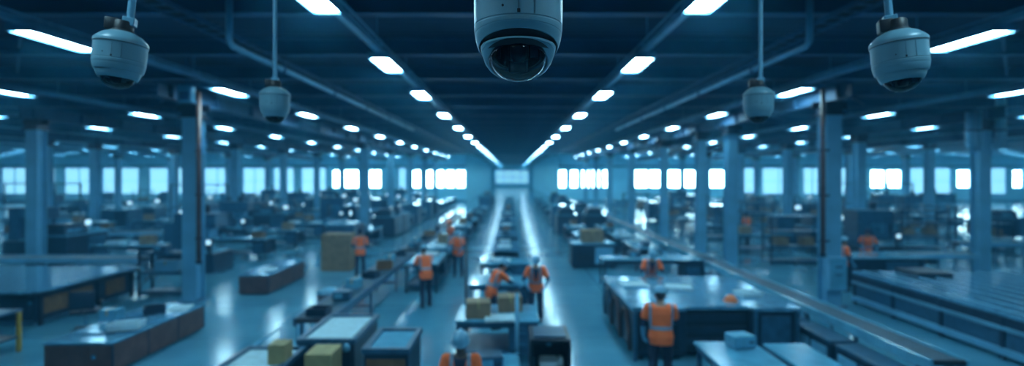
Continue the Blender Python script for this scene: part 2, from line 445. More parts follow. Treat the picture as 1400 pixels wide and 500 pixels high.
# ------------------------------------------------------------------ room shell
b = MB(); b.box(-HX, HX, Y0, YF, -0.3, 0); b.box(-NX-.2, NX+.2, YF, YN, -0.3, 0)
structure(b.build('floor', M['floor']))
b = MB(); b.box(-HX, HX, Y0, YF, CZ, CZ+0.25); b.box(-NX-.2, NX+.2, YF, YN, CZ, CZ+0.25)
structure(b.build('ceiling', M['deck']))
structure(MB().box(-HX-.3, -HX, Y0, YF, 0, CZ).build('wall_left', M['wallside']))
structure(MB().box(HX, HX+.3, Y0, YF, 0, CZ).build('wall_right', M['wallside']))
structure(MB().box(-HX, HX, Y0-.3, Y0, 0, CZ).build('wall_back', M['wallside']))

def wx(px): return (px-700)/F*YF
LW = [(455, 468, 1), (471, 490, 1), (505, 521, 1), (545, 555, 0), (560, 575, 1), (581, 592, 1), (596, 607, 1), (610, 621, 1), (624, 636, 1),
      (2, 38, 0), (50, 76, 0), (88, 128, 0), (140, 190, 0), (204, 258, 0), (276, 318, 0), (332, 364, 0), (374, 402, 0), (412, 446, 0)]
RW = [(764, 774, 1), (780, 790, 1), (795, 806, 1), (809, 820, 1), (824, 835, 1), (868, 886, 1), (888, 905, 1), (909, 930, 1), (933, 955, 1), (966, 990, 1),
      (998, 1032, 0), (1042, 1088, 0), (1098, 1124, 0), (1146, 1182, 0), (1190, 1209, 1), (1212, 1232, 1), (1244, 1300, 0), (1332, 1376, 0), (1308, 1326, 1), (1384, 1398, 1)]
WZ = {1: (2.05, 4.6), 0: (1.1, 4.95)}  # dim type: wall panels made to glow, added to lift wall brightness
def far_wall(name, xa, xb, wins):
    b = MB()
    ws = sorted((wx(p), wx(q), br) for p, q, br in wins)
    cur = xa
    for (p, q, br) in ws:
        z0, z1 = WZ[br]
        b.box(cur, p, YF, YF+.35, 0, CZ); b.box(p, q, YF, YF+.35, 0, z0); b.box(p, q, YF, YF+.35, z1, CZ); cur = q
    b.box(cur, xb, YF, YF+.35, 0, CZ)
    structure(b.build(name, M['wall']))
    # pilasters
far_wall('wall_far_left', -HX, -NX, LW)
far_wall('wall_far_right', NX, HX, RW)
wi = 0
for (p, q, br) in sorted(LW+RW):
    wi += 1
    xa, xb = wx(p), wx(q); WZ0, WZ1 = WZ[br]
    e = structure(empty('window_%d' % wi, ((xa+xb)/2, YF, WZ0)))
    w = (xb-xa)/2; hz = WZ1-WZ0
    f = MB()
    f.box(-w, w, -.05, .12, 0, .08); f.box(-w, w, -.05, .12, hz-.08, hz)
    f.box(-w, -w+.08, -.05, .12, .08, hz-.08); f.box(w-.08, w, -.05, .12, .08, hz-.08)
    f.box(-.03, .03, -.03, .10, .08, hz-.08); f.box(-w+.08, w-.08, -.03, .10, hz*.5-.03, hz*.5+.03)
    f.build('frame', M['column'], e)
    MB().box(-w+.08, w-.08, .13, .16, .08, hz-.08).build('pane', M['window'] if br else M['window_dim'], e)  # dim panes are the added glowing wall panels, bright ones real windows
# nave side walls and end wall
structure(MB().box(-NX-.3, -NX, YF+.35, YN, 0, CZ).build('wall_nave_left', M['wall']))
structure(MB().box(NX, NX+.3, YF+.35, YN, 0, CZ).build('wall_nave_right', M['wall']))
b = MB(); b.box(-NX, NX, YN, YN+.3, 0, 1.2); b.box(-NX, NX, YN, YN+.3, 5.6, CZ); b.box(-NX, -5.4, YN, YN+.3, 1.2, 5.6); b.box(5.4, NX, YN, YN+.3, 1.2, 5.6)
structure(b.build('wall_end', M['wall']))
e = structure(empty('window_%d' % (wi+1), (0, YN, 1.2)))
f = MB()
for x in (-5.4, -2.7, 0, 2.7, 5.25): f.box(x, x+.15, -.05, .1, 0, 4.4)
f.box(-5.4, 5.4, -.05, .1, 0, .15); f.box(-5.4, 5.4, -.05, .1, 4.25, 4.4); f.box(-5.4, 5.4, -.05, .1, 2.1, 2.25)
f.build('frame', M['column'], e)
MB().box(-5.4, 5.4, .12, .16, 0, 4.4).build('pane', M['window_dim'], e)
for nm, xs in (('trim_left', (-HX, -NX)), ('trim_right', (NX, HX))):
    structure(MB().box(xs[0], xs[1], YF-.12, YF, 5.05, 5.3, .02).build(nm, M['beam']))
for nm, xs in (('baseboard_left', (-HX, -NX)), ('baseboard_right', (NX, HX))):
    structure(MB().box(xs[0], xs[1], YF-.06, YF, 0, .25, .01).build(nm, M['beam']))

# ------------------------------------------------------------------ roof beams, purlins, tracks
def side(x): return 'left' if x < 0 else 'right'
def nth(k): return ['nearest', 'second', 'third', 'fourth', 'fifth', 'sixth', 'seventh', 'eighth', 'ninth', 'tenth', 'eleventh', 'twelfth', 'thirteenth', 'fourteenth', 'fifteenth', 'sixteenth', 'seventeenth', 'eighteenth', 'nineteenth', 'twentieth', 'twenty first', 'twenty second', 'twenty third', 'twenty fourth'][k]
def ibeam_x(L, h, w):
    b = MB()
    b.box(-L, L, -w/2, w/2, h-.03, h); b.box(-L, L, -w/2, w/2, 0, .03); b.box(-L, L, -.012, .012, .03, h-.03)
    x = -L
    while x <= L:
        b.box(x-.01, x+.01, -w/2+.01, w/2-.01, .03, h-.03); x += 3.4
    return b
proto = tag(ibeam_x(HX-.02, 0.42, 0.22).build('roof_beam', M['beam']), '', 'beam')
for k in range(21):
    y = 9.8 + 3.3*k
    place(proto, (0, y, CB-.42), 0, 'blue steel roof beam crossing the hall overhead, %s from the camera' % nth(k), 'roof beams crossing the hall')
def brace_pair():
    b = MB(); b.tube([(-3.1, 0, 0), (3.1, 6.3, 0)], .035, 8).tube([(3.1, 0, .08), (-3.1, 6.3, .08)], .035, 8)
    return b
bp_ = tag(brace_pair().build('roof_bracing', M['beam']), '', 'bracing')
for sx in (-1, 1):
    for k in range(5):
        place(bp_, (sx*12.6, 9.95+6.6*k, CB-.30), 0, 'crossed steel roof bracing on the %s above the outer lamps, %s from the camera' % (side(sx), nth(k)), 'crossed roof bracing')
# longitudinal girders on the column rows
def girder(L):
    b = MB()
    b.box(-.14, .14, 0, L, .42, .45); b.box(-.14, .14, 0, L, 0, .03); b.box(-.012, .012, 0, L, .03, .42)
    y = 0.5
    while y < L:
        b.box(-.13, .13, y-.01, y+.01, .03, .42); y += 2.2
    return b
for X, ya, nm in ((-9.7, 14, 'first left column row'), (9.3, 14, 'first right column row'), (-18.3, 19, 'second left column row'), (18.3, 19, 'second right column row'),
                  (-27.7, 27, 'third left column row'), (27.7, 27, 'third right column row')):
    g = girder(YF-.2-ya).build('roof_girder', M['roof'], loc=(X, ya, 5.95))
    tag(g, 'long dark steel girder running away over the %s' % nm, 'girder')

ROWX = [2.9, 8.7, 15.6, 22.4, 29.2, 36.0, 42.8, 49.6, 56.4, 63.2, 70.0]
RY = {0: [-6.0, 1.2, 7.3, 11.9, 16.4, 21.9, 27.7, 33.8] + [39.8+6*k for k in range(20)]}
for k in range(1, 11): RY[k] = [9.8+6*j for j in range(-3, 11)]
ZL = 6.4
# lighting tracks (carry the lamps)
for k, X0 in enumerate(ROWX):
    for sg in (-1, 1):
        X = X0*sg
        ya = -8 if k < 2 else max(-2, X0-14)
        yb = (YN-2) if k == 0 else YF-.3
        b = MB(); b.box(-.07, .07, ya, yb, 0, .11)
        b.box(-.16, -.13, ya, yb, .12, .15); b.box(.13, .16, ya, yb, .12, .15)
        y = ya+1
        while y < yb:
            b.box(-.16, .16, y-.02, y+.02, .10, .16)
            b.tube([(0, y, .1), (0, y, CB-ZL-.085)], .012, 6); y += 3.0
        o = b.build('lighting_track', M['track'], loc=(X, 0, ZL+.085))
        nm = ['innermost', 'second', 'third', 'fourth', 'fifth', 'sixth', 'seventh', 'eighth', 'ninth', 'tenth', 'outermost'][k]
        tag(o, 'thin steel lighting track along the ceiling, %s on the %s of the aisle' % (nm, side(X)), 'track')
# lamps
def make_lamp():
    r = thing('ceiling_light', (0, 0, 0), '', 'light')
    h = MB(); h.box(-.23, .23, -.78, .78, .035, .085, .01); h.box(-.23, -.205, -.78, .78, -.055, .05, .004); h.box(.205, .23, -.78, .78, -.055, .05, .004)
    h.box(-.205, .205, -.78, -.755, -.055, .05, .004); h.box(-.205, .205, .755, .78, -.055, .05, .004)
    h.build('housing', M['track'], r)
    MB().box(-.203, .203, -.753, .753, -.02, .033, .012).build('diffuser', M['lamp'], r)
    return r
lamp = make_lamp()
nl = 0
for k, X0 in enumerate(ROWX):
    for sg in (-1, 1):
        X = X0*sg; i = 0
        for y in RY[k]:
            if y > YN-3 or X0 > y+10 or (k > 0 and y > YF-3): continue
            vis = X0 < y*1.0 and y > 6
            rowname = ['innermost', 'second', 'third', 'fourth', 'fifth', 'sixth', 'seventh', 'eighth', 'ninth', 'tenth', 'outermost'][k]
            if vis:
                if i < 20: lb = 'glowing panel light in the %s ceiling row %s of the aisle, %s from the camera' % (rowname, side(X), nth(i))
                else: lb = 'tiny distant panel light at the far end of the innermost row %s of the aisle' % side(X)
                i += 1
            else: lb = 'panel light of the %s row on the %s, outside the view' % (rowname, side(X))
            place(lamp, (X, y, ZL), 0, lb, 'ceiling lights in the %s row on the %s' % (rowname, side(X))); nl += 1

# service pipes that drop from the roof and run away from us
def pipe_run(sx, X, Y1, label):
    r = thing('service_pipe', (X, Y1, 6.0), label, 'pipe')
    MB().tube([(0, 0, CB-6.0), (0, 0, .12), (0, .03, .04), (0, .12, 0), (0, 16, 0)], .055, 12).build('pipe_run', M['track'], r, True)
    for y in (2, 5, 8, 11, 14):
        MB().box(-.075, .075, y-.03, y+.03, -.075, .075, .01).tube([(0, y, .07), (0, y, CB-6.0)], .01, 6).build('pipe_hanger', M['beam'], r)
    MB().lathe([(0, .02), (.075, .02), (.075, -.04), (0, -.04)], 16, Matrix.Translation((0, 0, CZ-6.0-.2))).build('flange', M['beam'], r)
pipe_run(1, 5.0, 8.6, 'pale service pipe dropping from the roof right of centre and running away')
pipe_run(-1, -4.75, 8.6, 'pale service pipe dropping from the roof left of centre and running away')
# cable trays
for sx in (-1, 1):
    b = MB()
    b.box(-.2, -.18, 6, 60, 0, .09); b.box(.18, .2, 6, 60, 0, .09)
    y = 6.0
    while y < 60:
        b.box(-.18, .18, y, y+.04, 0, .02); y += .35
    y = 7
    while y < 60:
        b.tube([(-.19, y, .05), (-.19, y, CB-6.62)], .01, 6); b.tube([(.19, y, .05), (.19, y, CB-6.62)], .01, 6); y += 6
    c = MB()
    for q in (-.1, -.02, .07): c.tube([(q, 6.1, .04), (q+.02, 20, .045), (q-.01, 40, .04), (q, 59.9, .04)], .022, 6)
    t = thing('cable_tray', (sx*5.9, 0, 6.62), 'ladder cable tray under the roof on the %s of the middle lights' % side(sx), 'cable tray')
    b.build('tray', M['beam'], t); c.build('cables', M['rubber'], t)

# ------------------------------------------------------------------ columns
def make_column():
    r = thing('steel_column', (0, 0, 0), '', 'column')
    s = MB()
    s.box(-.22, .22, -.22, -.19, .03, 5.55); s.box(-.22, .22, .19, .22, .03, 5.55); s.box(-.12, .12, -.19, .19, .03, 5.55)
    s.build('shaft', M['column'], r)
    p = MB(); p.box(-.34, .34, -.34, .34, 0, .03, .005)
    for a in (-1, 1):
        for c in (-1, 1): p.lathe([(0, .07), (.025, .07), (.025, .028)], 8, Matrix.Translation((a*.28, c*.28, 0)))
    p.build('base_plate', M['beam'], r)
    c = MB(); c.box(-.3, .3, -.3, .3, 5.55, 5.60); c.box(-.24, .24, -.24, .24, 5.60, 5.95)
    c.plate([(-.5, -.03), (.5, -.03), (.5, .03), (-.5, .03)], 5.75, 5.95)
    c.build('capital', M['black'], r)
    return r
column = make_column()
CL = [(-9.7, 15.6, 'nearest thick pale steel column left of the aisle, brown pipe beside it'),
      (9.3, 15.0, 'nearest thick pale steel column right of the aisle, carrying a switch box'),
      (9.35, 21.9, 'second pale steel column right of the aisle, behind the one with the switch box'),
      (-18.3, 19.7, 'pale steel column at the far left edge behind the long table'),
      (18.3, 20.0, 'wide pale steel column at the right edge with curved ducts above it'),
      (18.3, 27.0, 'slim steel column between the switch box column and the right edge column'),
      (-9.6, 33.3, 'blurred steel column left of centre behind the standing orange worker'),
      (9.35, 31.5, 'third pale steel column right of the aisle, before the bright windows')]
for X, Y, lb in CL: place(column, (X, Y, 0), 0, lb)
for X, ys in ((-9.7, (41, 49, 57, 65)), (9.35, (25.4, 40, 49, 57, 65)), (-18.3, (34, 41, 48, 55, 62)), (18.3, (34, 41, 48, 55, 62)),
              (-27.7, (30.5, 34, 42, 50, 58)), (27.7, (34, 42, 50, 58)), (-40, (44, 52, 60)), (40, (44, 52, 60))):
    for i, y in enumerate(ys):
        rn = {9: 'first', 18: 'second', 27: 'third', 40: 'fourth'}[int(abs(X))]
        place(column, (X, y, 0), 0, 'distant blurred column of the %s row on the %s, %s of its far group' % (rn, side(X), nth(i)), 'distant columns on the %s' % side(X))
# brown pipes by columns
for X, Y, z0, nm in ((-9.33, 15.25, 1.2, 'left'), (8.93, 14.7, 1.5, 'right')):
    r = thing('drain_pipe', (X, Y, 0), 'rusty brown vertical pipe fixed to the nearest %s column' % nm, 'pipe')
    MB().tube([(0, 0, z0), (0, 0, 6.3)], .065, 12).build('pipe', M['rust'], r, True)
    for z in (1.9, 3.2, 4.5):
        MB().box(-.09, .17 if X > 0 else .09, -.05, .05, z, z+.06, .01).build('clamp', M['black'], r)
    MB().lathe([(0, 0), (.085, 0), (.085, .1), (.065, .12)], 16, Matrix.Translation((0, 0, z0-.02))).build('collar', M['black'], r)
# switch box on right column
r = thing('switch_box', (9.3, 14.72, 0.52), 'pale blue switch box with two vents fixed low on the nearest right column', 'box')
MB().box(-.25, .25, -.14, .06, 0, .95, .015).build('cabinet', M['column'], r)
MB().box(-.22, .22, -.155, -.14, .06, .90, .006).build('door', M['pale'], r)
MB().box(-.10, .10, -.165, -.153, .66, .70, .003).build('vent', M['navy'], r)
MB().box(-.10, .10, -.165, -.153, .44, .47, .003).build('vent', M['navy'], r)
# curved ducts near the right-edge column
for dx, z1, nm in ((-.75, 6.25, 'shorter'), (-.42, 6.25, 'thin'), (.42, 7.15, 'taller')):
    xx = 18.3+dx
    r = thing('air_duct', (xx, 19.6, 0), '%s upright rounded duct above the wide right edge column' % nm, 'duct')
    rr = .16 if nm != 'thin' else .09
    MB().tube([(0, 0, z1), (0, 0, 5.2), (-dx*.15, .05, 4.95), (-dx*.35, .12, 4.8)], [rr, rr, rr*.95, rr*.8], 16).build('pipe', M['track'], r, True)
    MB().lathe([(0, 0), (rr+.03, 0), (rr+.03, .06), (0, .06)], 16, Matrix.Translation((0, 0, 5.5))).build('collar', M['navy'], r)
# hanging speaker box
r = thing('hanging_box', (-9.15, 14.4, 5.85), 'small pale box hung from the roof beside the nearest left column', 'box')
MB().box(-.18, .18, -.12, .12, 0, .5, .02).build('casing', M['pale'], r)
MB().tube([(0, 0, .49), (0, 0, CB-5.85)], .02, 8).build('hanger_rod', M['beam'], r)
MB().box(-.13, .13, -.13, -.115, .06, .3, .005).build('grille', M['beam'], r)

# ------------------------------------------------------------------ dome cameras
def make_camera(tilt):
    r = thing('dome_camera', (0, 0, 0), '', 'security camera')
    pr = [(0, .205), (.035, .203), (.075, .195), (.112, .175), (.140, .148), (.150, .136), (.1535, .128), (.1535, .108), (.1505, .104), (.1500, .100), (.1495, .004), (.1475, .002), (.1475, -.001), (.1492, -.003),
          (.1490, -.014), (.1475, -.026), (.1462, -.028), (.1462, -.032), (.1440, -.045), (.1395, -.060), (.1350, -.070), (.1320, -.071), (.1290, -.064), (.127, -.04), (.125, .0), (0, .0)]
    tt = math.tan(R(tilt))
    wh = lambda c: (c.x, c.y, c.z - c.y*tt*.62*min(1, max(0, (-c.z-.014)/.045)))
    autosmooth(MB().lathe(pr, 72, warp=wh).build('housing', M['cam'], r), 30)
    MB().lathe([(.1285, -.035), (.1160, -.036), (.1160, -.085), (.10, -.085)], 48).build('gap_ring', M['camdark'], r, True)
    MB().lathe([(.1539, .1125), (.1541, .112), (.1541, .1085), (.1539, .108)], 64).build('seal_ring', M['camdark'], r)
    MB().box(-.0007, .0007, -.1503, -.149, .006, .100).box(.0505, .0515, -.1424, -.1405, .006, .100).build('panel_seam', M['camdark'], r)
    MB().box(-.005, .005, -.1507, -.1475, .006, .018, .001).build('latch', M['camdark'], r)
    MB().lathe([(0, 0), (.004, 0), (.004, .003), (0, .003)], 12, Matrix.Translation((-.05, -.1405, .03)) @ Matrix.Rotation(PI/2, 4, 'X')).build('screw', M['camdark'], r)
    # turret
    T = Matrix.Translation((0, 0, -.045)) @ Matrix.Rotation(-R(tilt), 4, 'X') @ Matrix.Translation((0, 0, .045))
    tp = [(.112, -.060), (.1240, -.066), (.1275, -.071), (.1270, -.080), (.1235, -.092), (.1222, -.0925), (.1218, -.0965), (.1165, -.110), (.109, -.121), (.104, -.125), (.0995, -.124), (.097, -.118), (.0955, -.105), (.09, -.07)]
    wt = lambda c: (c.x, c.y, c.z - c.y*tt*min(1.0, max(0, (-c.z-.074)/.038)) + .004)
    tu = autosmooth(MB().lathe(tp, 72, warp=wt).build('turret_ring', M['cam'], r), 30)
    gp = [(.0955*math.cos(a), -.108-.078*math.sin(a)) for a in [i*PI/2/14 for i in range(14)]] + [(0, -.186)]
    MB().lathe(gp, 56, T).build('dome_window', M['dome'], r, True)
    lb = MB()
    lb.lathe([(0, -.03), (.088, -.03), (.092, -.10), (.078, -.104), (.074, -.06), (0, -.055)], 48, T)
    lb.box(-.034, .034, -.036, .036, -.15, -.05, .008, T)
    lb.build('inner_shroud', M['camdark'], r)
    le = MB(); L2 = T @ Matrix.Translation((0, -.040, -.120)) @ Matrix.Rotation(R(62), 4, 'X')
    le.lathe([(0, -.016), (.020, -.018), (.0235, -.024), (.027, -.024), (.028, -.018), (.028, .03), (0, .03)], 32, L2 @ Matrix.Rotation(0, 4, 'X'))
    lo = le.build('lens_barrel', M['navy'], r, True)
    MB().ball((0, 0, -.013), (.021, .021, .008), 20, L2).build('lens_glass', M['dome'], lo, True)
    MB().box(.038, .064, -.050, -.044, -.145, -.095, .002, T).build('side_bracket', M['cam'], r)
    MB().box(-.066, -.058, -.052, -.03, -.14, -.09, .002, T).build('side_bracket', M['midblue'], r)
    # neck and mounting pipe
    autosmooth(MB().lathe([(0, .27), (.052, .27), (.058, .262), (.06, .21), (.075, .195)], 32).box(-.095, -.02, -.045, .045, .20, .28, .008).build('neck', M['camdark'], r))
    return r
camA = make_camera(22)
camB = make_camera(2)
ptop = CZ
def drop_pipe(cam, x, y, z, off, sc=1.0, lb=''):
    # mounting pipe is a part of the camera: fixed to the neck, up to the roof
    hgt = (CB-z)/sc
    p = MB()
    p.tube([(off, .0, .24), (off, 0, hgt)], .022, 12)
    p.box(off-.035, off+.035, -.035, .035, .245, .30, .005); p.lathe([(0, 0), (.07, 0), (.07, .015), (0, .015)], 20, Matrix.Translation((off, 0, hgt-.016)))
    p.build('mounting_pipe', M['track'], cam, False)
place(camA, (.021, 1.74, 4.302), 0, 'large sharp pale dome camera hanging at the top centre of the view')
c1 = place(camB, (-1.84, 2.40, 4.335), 0, 'blurred dome camera hanging at the upper left, second in size')
c2 = copy_tree(camB)
# per-camera pipes differ in length, so give each its own
cams = [(camA, .0, .0)]
c2.location = (1.82, 2.40, 4.33); c2['label'] = 'blurred dome camera hanging at the upper right beside a bright ceiling light'
c3 = copy_tree(camB); c3.location = (-1.62, 3.5, 4.275); c3['label'] = 'small faint dome camera hanging between left lights, left of the nearest lamp row'
c4 = copy_tree(camB); c4.location = (1.685, 3.5, 4.275); c4['label'] = 'small faint dome camera hanging on the right, behind the large upper right one'
c1.scale = (.70,)*3; c2.scale = (.75,)*3; c3.scale = (.64,)*3; c4.scale = (.64,)*3
for c in (c1, c2, c3, c4): c['group'] = 'dome cameras hung in the background'
c1.rotation_euler = (0, R(5), R(20)); c2.rotation_euler = (0, R(-5), R(-25)); c3.rotation_euler = (0, 0, R(12)); c4.rotation_euler = (0, 0, R(-14))
for c, off in ((camA, 0), (c1, .035), (c2, -.03), (c3, 0), (c4, .02)):
    z = c.location.z; sc = c.scale[0]; drop_pipe(c, 0, 0, z, off, sc)

# ------------------------------------------------------------------ furniture and machines
def bench_mb(w, d, h, top='pale', body='navy', drawers=True, shelf=True, name='workbench', cat='workbench'):
    r = thing(name, (0, 0, 0), '', cat)
    MB().box(-w/2, w/2, -d/2, d/2, h-.05, h, .012).build('table_top', M[top], r)
    for sx in (-1, 1):
        for sy in (-1, 1):
            x = sx*(w/2-.06); y = sy*(d/2-.06)
            MB().box(x-.03, x+.03, y-.03, y+.03, 0, h-.05, .004).build('leg', M[body], r)
    for y in (-d/2+.04, d/2-.08): MB().box(-w/2+.09, w/2-.09, y, y+.04, h-.16, h-.05).build('apron', M[body], r)
    if shelf: MB().box(-w/2+.04, w/2-.04, -d/2+.05, d/2-.05, .22, .26, .006).build('shelf', M['midblue'], r)
    if drawers:
        u = MB().box(w/2-.62, w/2-.10, -d/2+.05, d/2-.05, .27, h-.16, .006).build('drawer_cabinet', M[body], r)
        for k in range(2):
            z = .31+k*.22
            dd = MB().box(w/2-.60, w/2-.12, -d/2+.032, -d/2+.052, z, min(z+.19, h-.18), .004).build('drawer', M['midblue'], u)
            MB().box(w/2-.46, w/2-.26, -d/2+.012, -d/2+.034, z+.10, z+.12, .003).build('handle', M['steel'], u)
    return r
def machine_mb(w, d, h, body='navy', accent='midblue', hood=True, name='machine', cat='machine', screen=True):
    r = thing(name, (0, 0, 0), '', cat)
    b = MB(); b.box(-w/2, w/2, -d/2, d/2, .10, h, .03)
    b.build('body', M[body], r)
    for sx in (-1, 1):
        for sy in (-1, 1):
            MB().lathe([(0, 0), (.06, 0), (.06, .02), (.03, .035), (.03, .11)], 10, Matrix.Translation((sx*(w/2-.12), sy*(d/2-.12), 0))).build('foot', M['black'], r)
    MB().box(-w/2-.02, w/2+.02, -d/2-.02, d/2+.02, h-.01, h+.035, .01).build('top_plate', M['pale'], r)
    l = MB()
    for k in range(5): l.box(-w*.42, -w*.05, -d/2-.02, -d/2+.01, .28+k*.07, .31+k*.07, .004)
    l.build('louvre', M['black'], r)
    dr = MB().box(w*.02, w*.44, -d/2-.025, -d/2+.01, .2, h-.12, .008).build('door', M[accent], r)
    MB().box(w*.05, w*.07, -d/2-.05, -d/2-.024, h*.45, h*.45+.16, .004).build('handle', M['steel'], dr)
    if hood:
        hd = MB(); hh = h+.035
        hd.plate([(-w*.40, -d*.3), (w*.1, -d*.3), (w*.1, d*.4), (-w*.40, d*.4)], hh, hh+.30)
        hd.plate([(-w*.34, -d*.22), (w*.04, -d*.22), (w*.04, d*.32), (-w*.34, d*.32)], hh+.30, hh+.42)
        hd.build('hood', M[body], r)
        MB().box(-w*.34, w*.04, -d*.3-.012, -d*.3+.004, hh+.07, hh+.24, .004).build('hood_window', M['steel'], r)
    if screen:
        st = MB(); st.tube([(w*.35, 0, h+.03), (w*.35, 0, h+.30)], .025, 8); st.box(w*.35-.19, w*.35+.19, -.05, .0, h+.28, h+.58, .012)
        s = st.build('control_panel', M['black'], r)
        MB().box(w*.35-.16, w*.35+.16, -.058, -.048, h+.32, h+.54, .002).build('screen', M['screen'], s)
    return r
def rack_mb(w, d, h, n, frame='navy', name='storage_rack', cat='rack'):
    r = thing(name, (0, 0, 0), '', cat)
    for sx in (-1, 1):
        for sy in (-1, 1):
            MB().box(sx*w/2-.03, sx*w/2+.03, sy*d/2-.03, sy*d/2+.03, 0, h, .004).build('post', M[frame], r)
    for k in range(n):
        z = .12+(h-.2)*k/(n-1)
        s = MB(); s.box(-w/2+.03, w/2-.03, -d/2, d/2, z, z+.03); s.box(-w/2+.03, w/2-.03, -d/2-.02, -d/2+.01, z-.03, z+.05)
        s.build('shelf', M['midblue'], r)
    b = MB()
    for sx in (-1, 1): b.tube([(sx*w/2, -d/2, .2), (sx*w/2, d/2, h*.5)], .012, 6).tube([(sx*w/2, d/2, h*.5), (sx*w/2, -d/2, h-.1)], .012, 6)
    b.build('brace', M[frame], r)
    return r
def conveyor_mb(w, L, h, rail='steel', name='conveyor', cat='conveyor', nleg=4):
    r = thing(name, (0, 0, 0), '', cat)
    bl = MB(); bl.box(-w/2+.05, w/2-.05, 0.04, L-.04, h-.08, h-.03, .015); bl.build('belt', M['belt'], r)
    for sx in (-1, 1):
        x = sx*(w/2-.02)
        MB().box(x-.03, x+.03, 0, L, h-.17, h, .008).build('side_rail', M[rail], r)
    for k in range(nleg):
        y = .3+(L-.6)*k/(nleg-1)
        lg = MB()
        for sx in (-1, 1): lg.box(sx*(w/2-.05)-.025, sx*(w/2-.05)+.025, y-.03, y+.03, 0, h-.15, .004)
        lg.box(-w/2+.05, w/2-.05, y-.02, y+.02, .25, .30)
        lg.build('leg_frame', M['midblue'], r)
    for y in (0.05, L-.05):
        MB().lathe([(0, -w/2+.05), (.05, -w/2+.05), (.05, w/2-.05), (0, w/2-.05)], 14, Matrix.Translation((0, y, h-.06)) @ Matrix.Rotation(PI/2, 4, 'Y')).build('roller', M['black'], r)
    MB().box(-.13, .13, L*.5-.2, L*.5+.2, h-.42, h-.16, .02).build('motor', M['navy'], r)
    return r
def press_mb(name='press_machine'):
    r = thing(name, (0, 0, 0), '', 'machine')
    MB().box(-.9, .9, -.7, .7, 0, .75, .03).build('base', M['navy'], r)
    MB().box(-.8, -.35, -.5, .5, .75, 2.3, .03).box(-.8, .8, -.45, .45, 1.75, 2.3, .05).build('frame', M['midblue'], r)
    MB().box(-.1, .5, -.3, .3, 1.3, 1.76, .02).build('ram', M['steel'], r)
    MB().box(-.3, .75, -.5, .5, .75, .83, .01).build('bed', M['pale'], r)
    MB().tube([(.2, 0, 2.28), (.2, 0, 2.6)], .14, 16).build('motor', M['black'], r)
    p = MB().box(.62, .88, -.78, -.70, .95, 1.35, .01).box(.72, .78, -.74, -.60, .70, .98).build('control_panel', M['black'], r)
    MB().box(.66, .84, -.79, -.779, 1.13, 1.3, .003).build('screen', M['screen'], p)
    return r
def carton_mb(w, d, h, m='carton', name='cardboard_box', cat='box'):
    r = thing(name, (0, 0, 0), '', cat)
    MB().box(-w/2, w/2, -d/2, d/2, 0, h, .008).build('carton', M[m], r)
    MB().box(-.025, .025, -d/2-.002, d/2+.002, h-.12, h+.002, .001).build('tape', M['tan'], r)
    return r
def tray_mb(w, d, h, m='white', name='parts_tray', cat='tray'):
    b = MB(); t = .012
    b.box(-w/2, w/2, -d/2, d/2, 0, t)
    b.box(-w/2, -w/2+t, -d/2, d/2, t, h); b.box(w/2-t, w/2, -d/2, d/2, t, h); b.box(-w/2+t, w/2-t, -d/2, -d/2+t, t, h); b.box(-w/2+t, w/2-t, d/2-t, d/2, t, h)
    b.box(-w/2-.015, w/2+.015, -d/2-.015, -d/2, h-.02, h); b.box(-w/2-.015, w/2+.015, d/2, d/2+.015, h-.02, h)
    return tag(b.build(name, M[m]), '', cat)
def sheets_mb(w, d, n, name='sheet_stack', m='paper'):
    b = MB()
    for k in range(n):
        a = random.uniform(-.04, .04)
        b.box(-w/2, w/2, -d/2, d/2, k*.012, k*.012+.010, 0, Matrix.Rotation(a, 4, 'Z'))
    return tag(b.build(name, M[m]), '', 'sheets')
def device_mb(name='bench_device', body='midblue'):
    r = thing(name, (0, 0, 0), '', 'device')
    MB().box(-.2, .2, -.16, .16, .015, .22, .02).build('casing', M[body], r)
    MB().box(-.15, .03, -.17, -.155, .06, .18, .003).build('screen', M['pale'], r)
    for x in (.08, .13): MB().lathe([(0, 0), (.018, 0), (.016, .02), (0, .022)], 12, Matrix.Translation((x, -.158, .12)) @ Matrix.Rotation(PI/2, 4, 'X')).build('knob', M['black'], r)
    for sx in (-1, 1): MB().box(sx*.15-.02, sx*.15+.02, -.12, .12, 0, .02).build('foot', M['rubber'], r)
    return r

# --- near left: low wooden counter
def low_counter(name, w, d, h, loc, label, handles=True, cat='counter'):
    r = thing(name, loc, label, cat)
    # origin: near right bottom corner ; extends -x (w) and +y (d)
    MB().box(-w+.03, -.03, .03, d-.03, .04, h-.05, .01).build('body', M['brown'], r)
    MB().box(-w, 0, 0, d, h-.05, h, .02).build('counter_top', M['steel'], r)
    MB().box(-w+.08, -.08, .08, d-.08, 0, .045).build('plinth', M['black'], r)
    n = max(2, int(d/.9))
    for k in range(n):
        y0 = .06+(d-.12)*k/n; y1 = .06+(d-.12)*(k+1)/n
        p = MB().box(-.033, -.018, y0+.02, y1-.02, .08, h-.08, .005).build('side_panel', M['brown'], r)
    for k in range(n+1):
        y0 = .05+(d-.1)*k/n
        MB().box(-.035, -.012, y0-.02, y0+.02, .05, h-.05, .004).build('post', M['navy'], r)
    n2 = max(2, int(w/.45))
    for k in range(n2):
        x0 = -w+.05+(w-.1)*k/n2; x1 = -w+.05+(w-.1)*(k+1)/n2
        dr = MB().box(x0+.01, x1-.01, .015, .033, .08, h-.08, .004).build('door', M['brown'], r)
        if handles and k == n2-1:
            MB().lathe([(0, 0), (.045, 0), (.045, .012), (0, .016)], 20, Matrix.Translation(((x0+x1)/2-.1, .016, h*.55)) @ Matrix.Rotation(PI/2, 4, 'X')).build('round_handle', M['steel'], dr)
    return r
low_counter('low_counter', 1.35, 3.0, .62, (-7.62, 9.75, 0), 'long low brown counter with shiny top at the lower left')
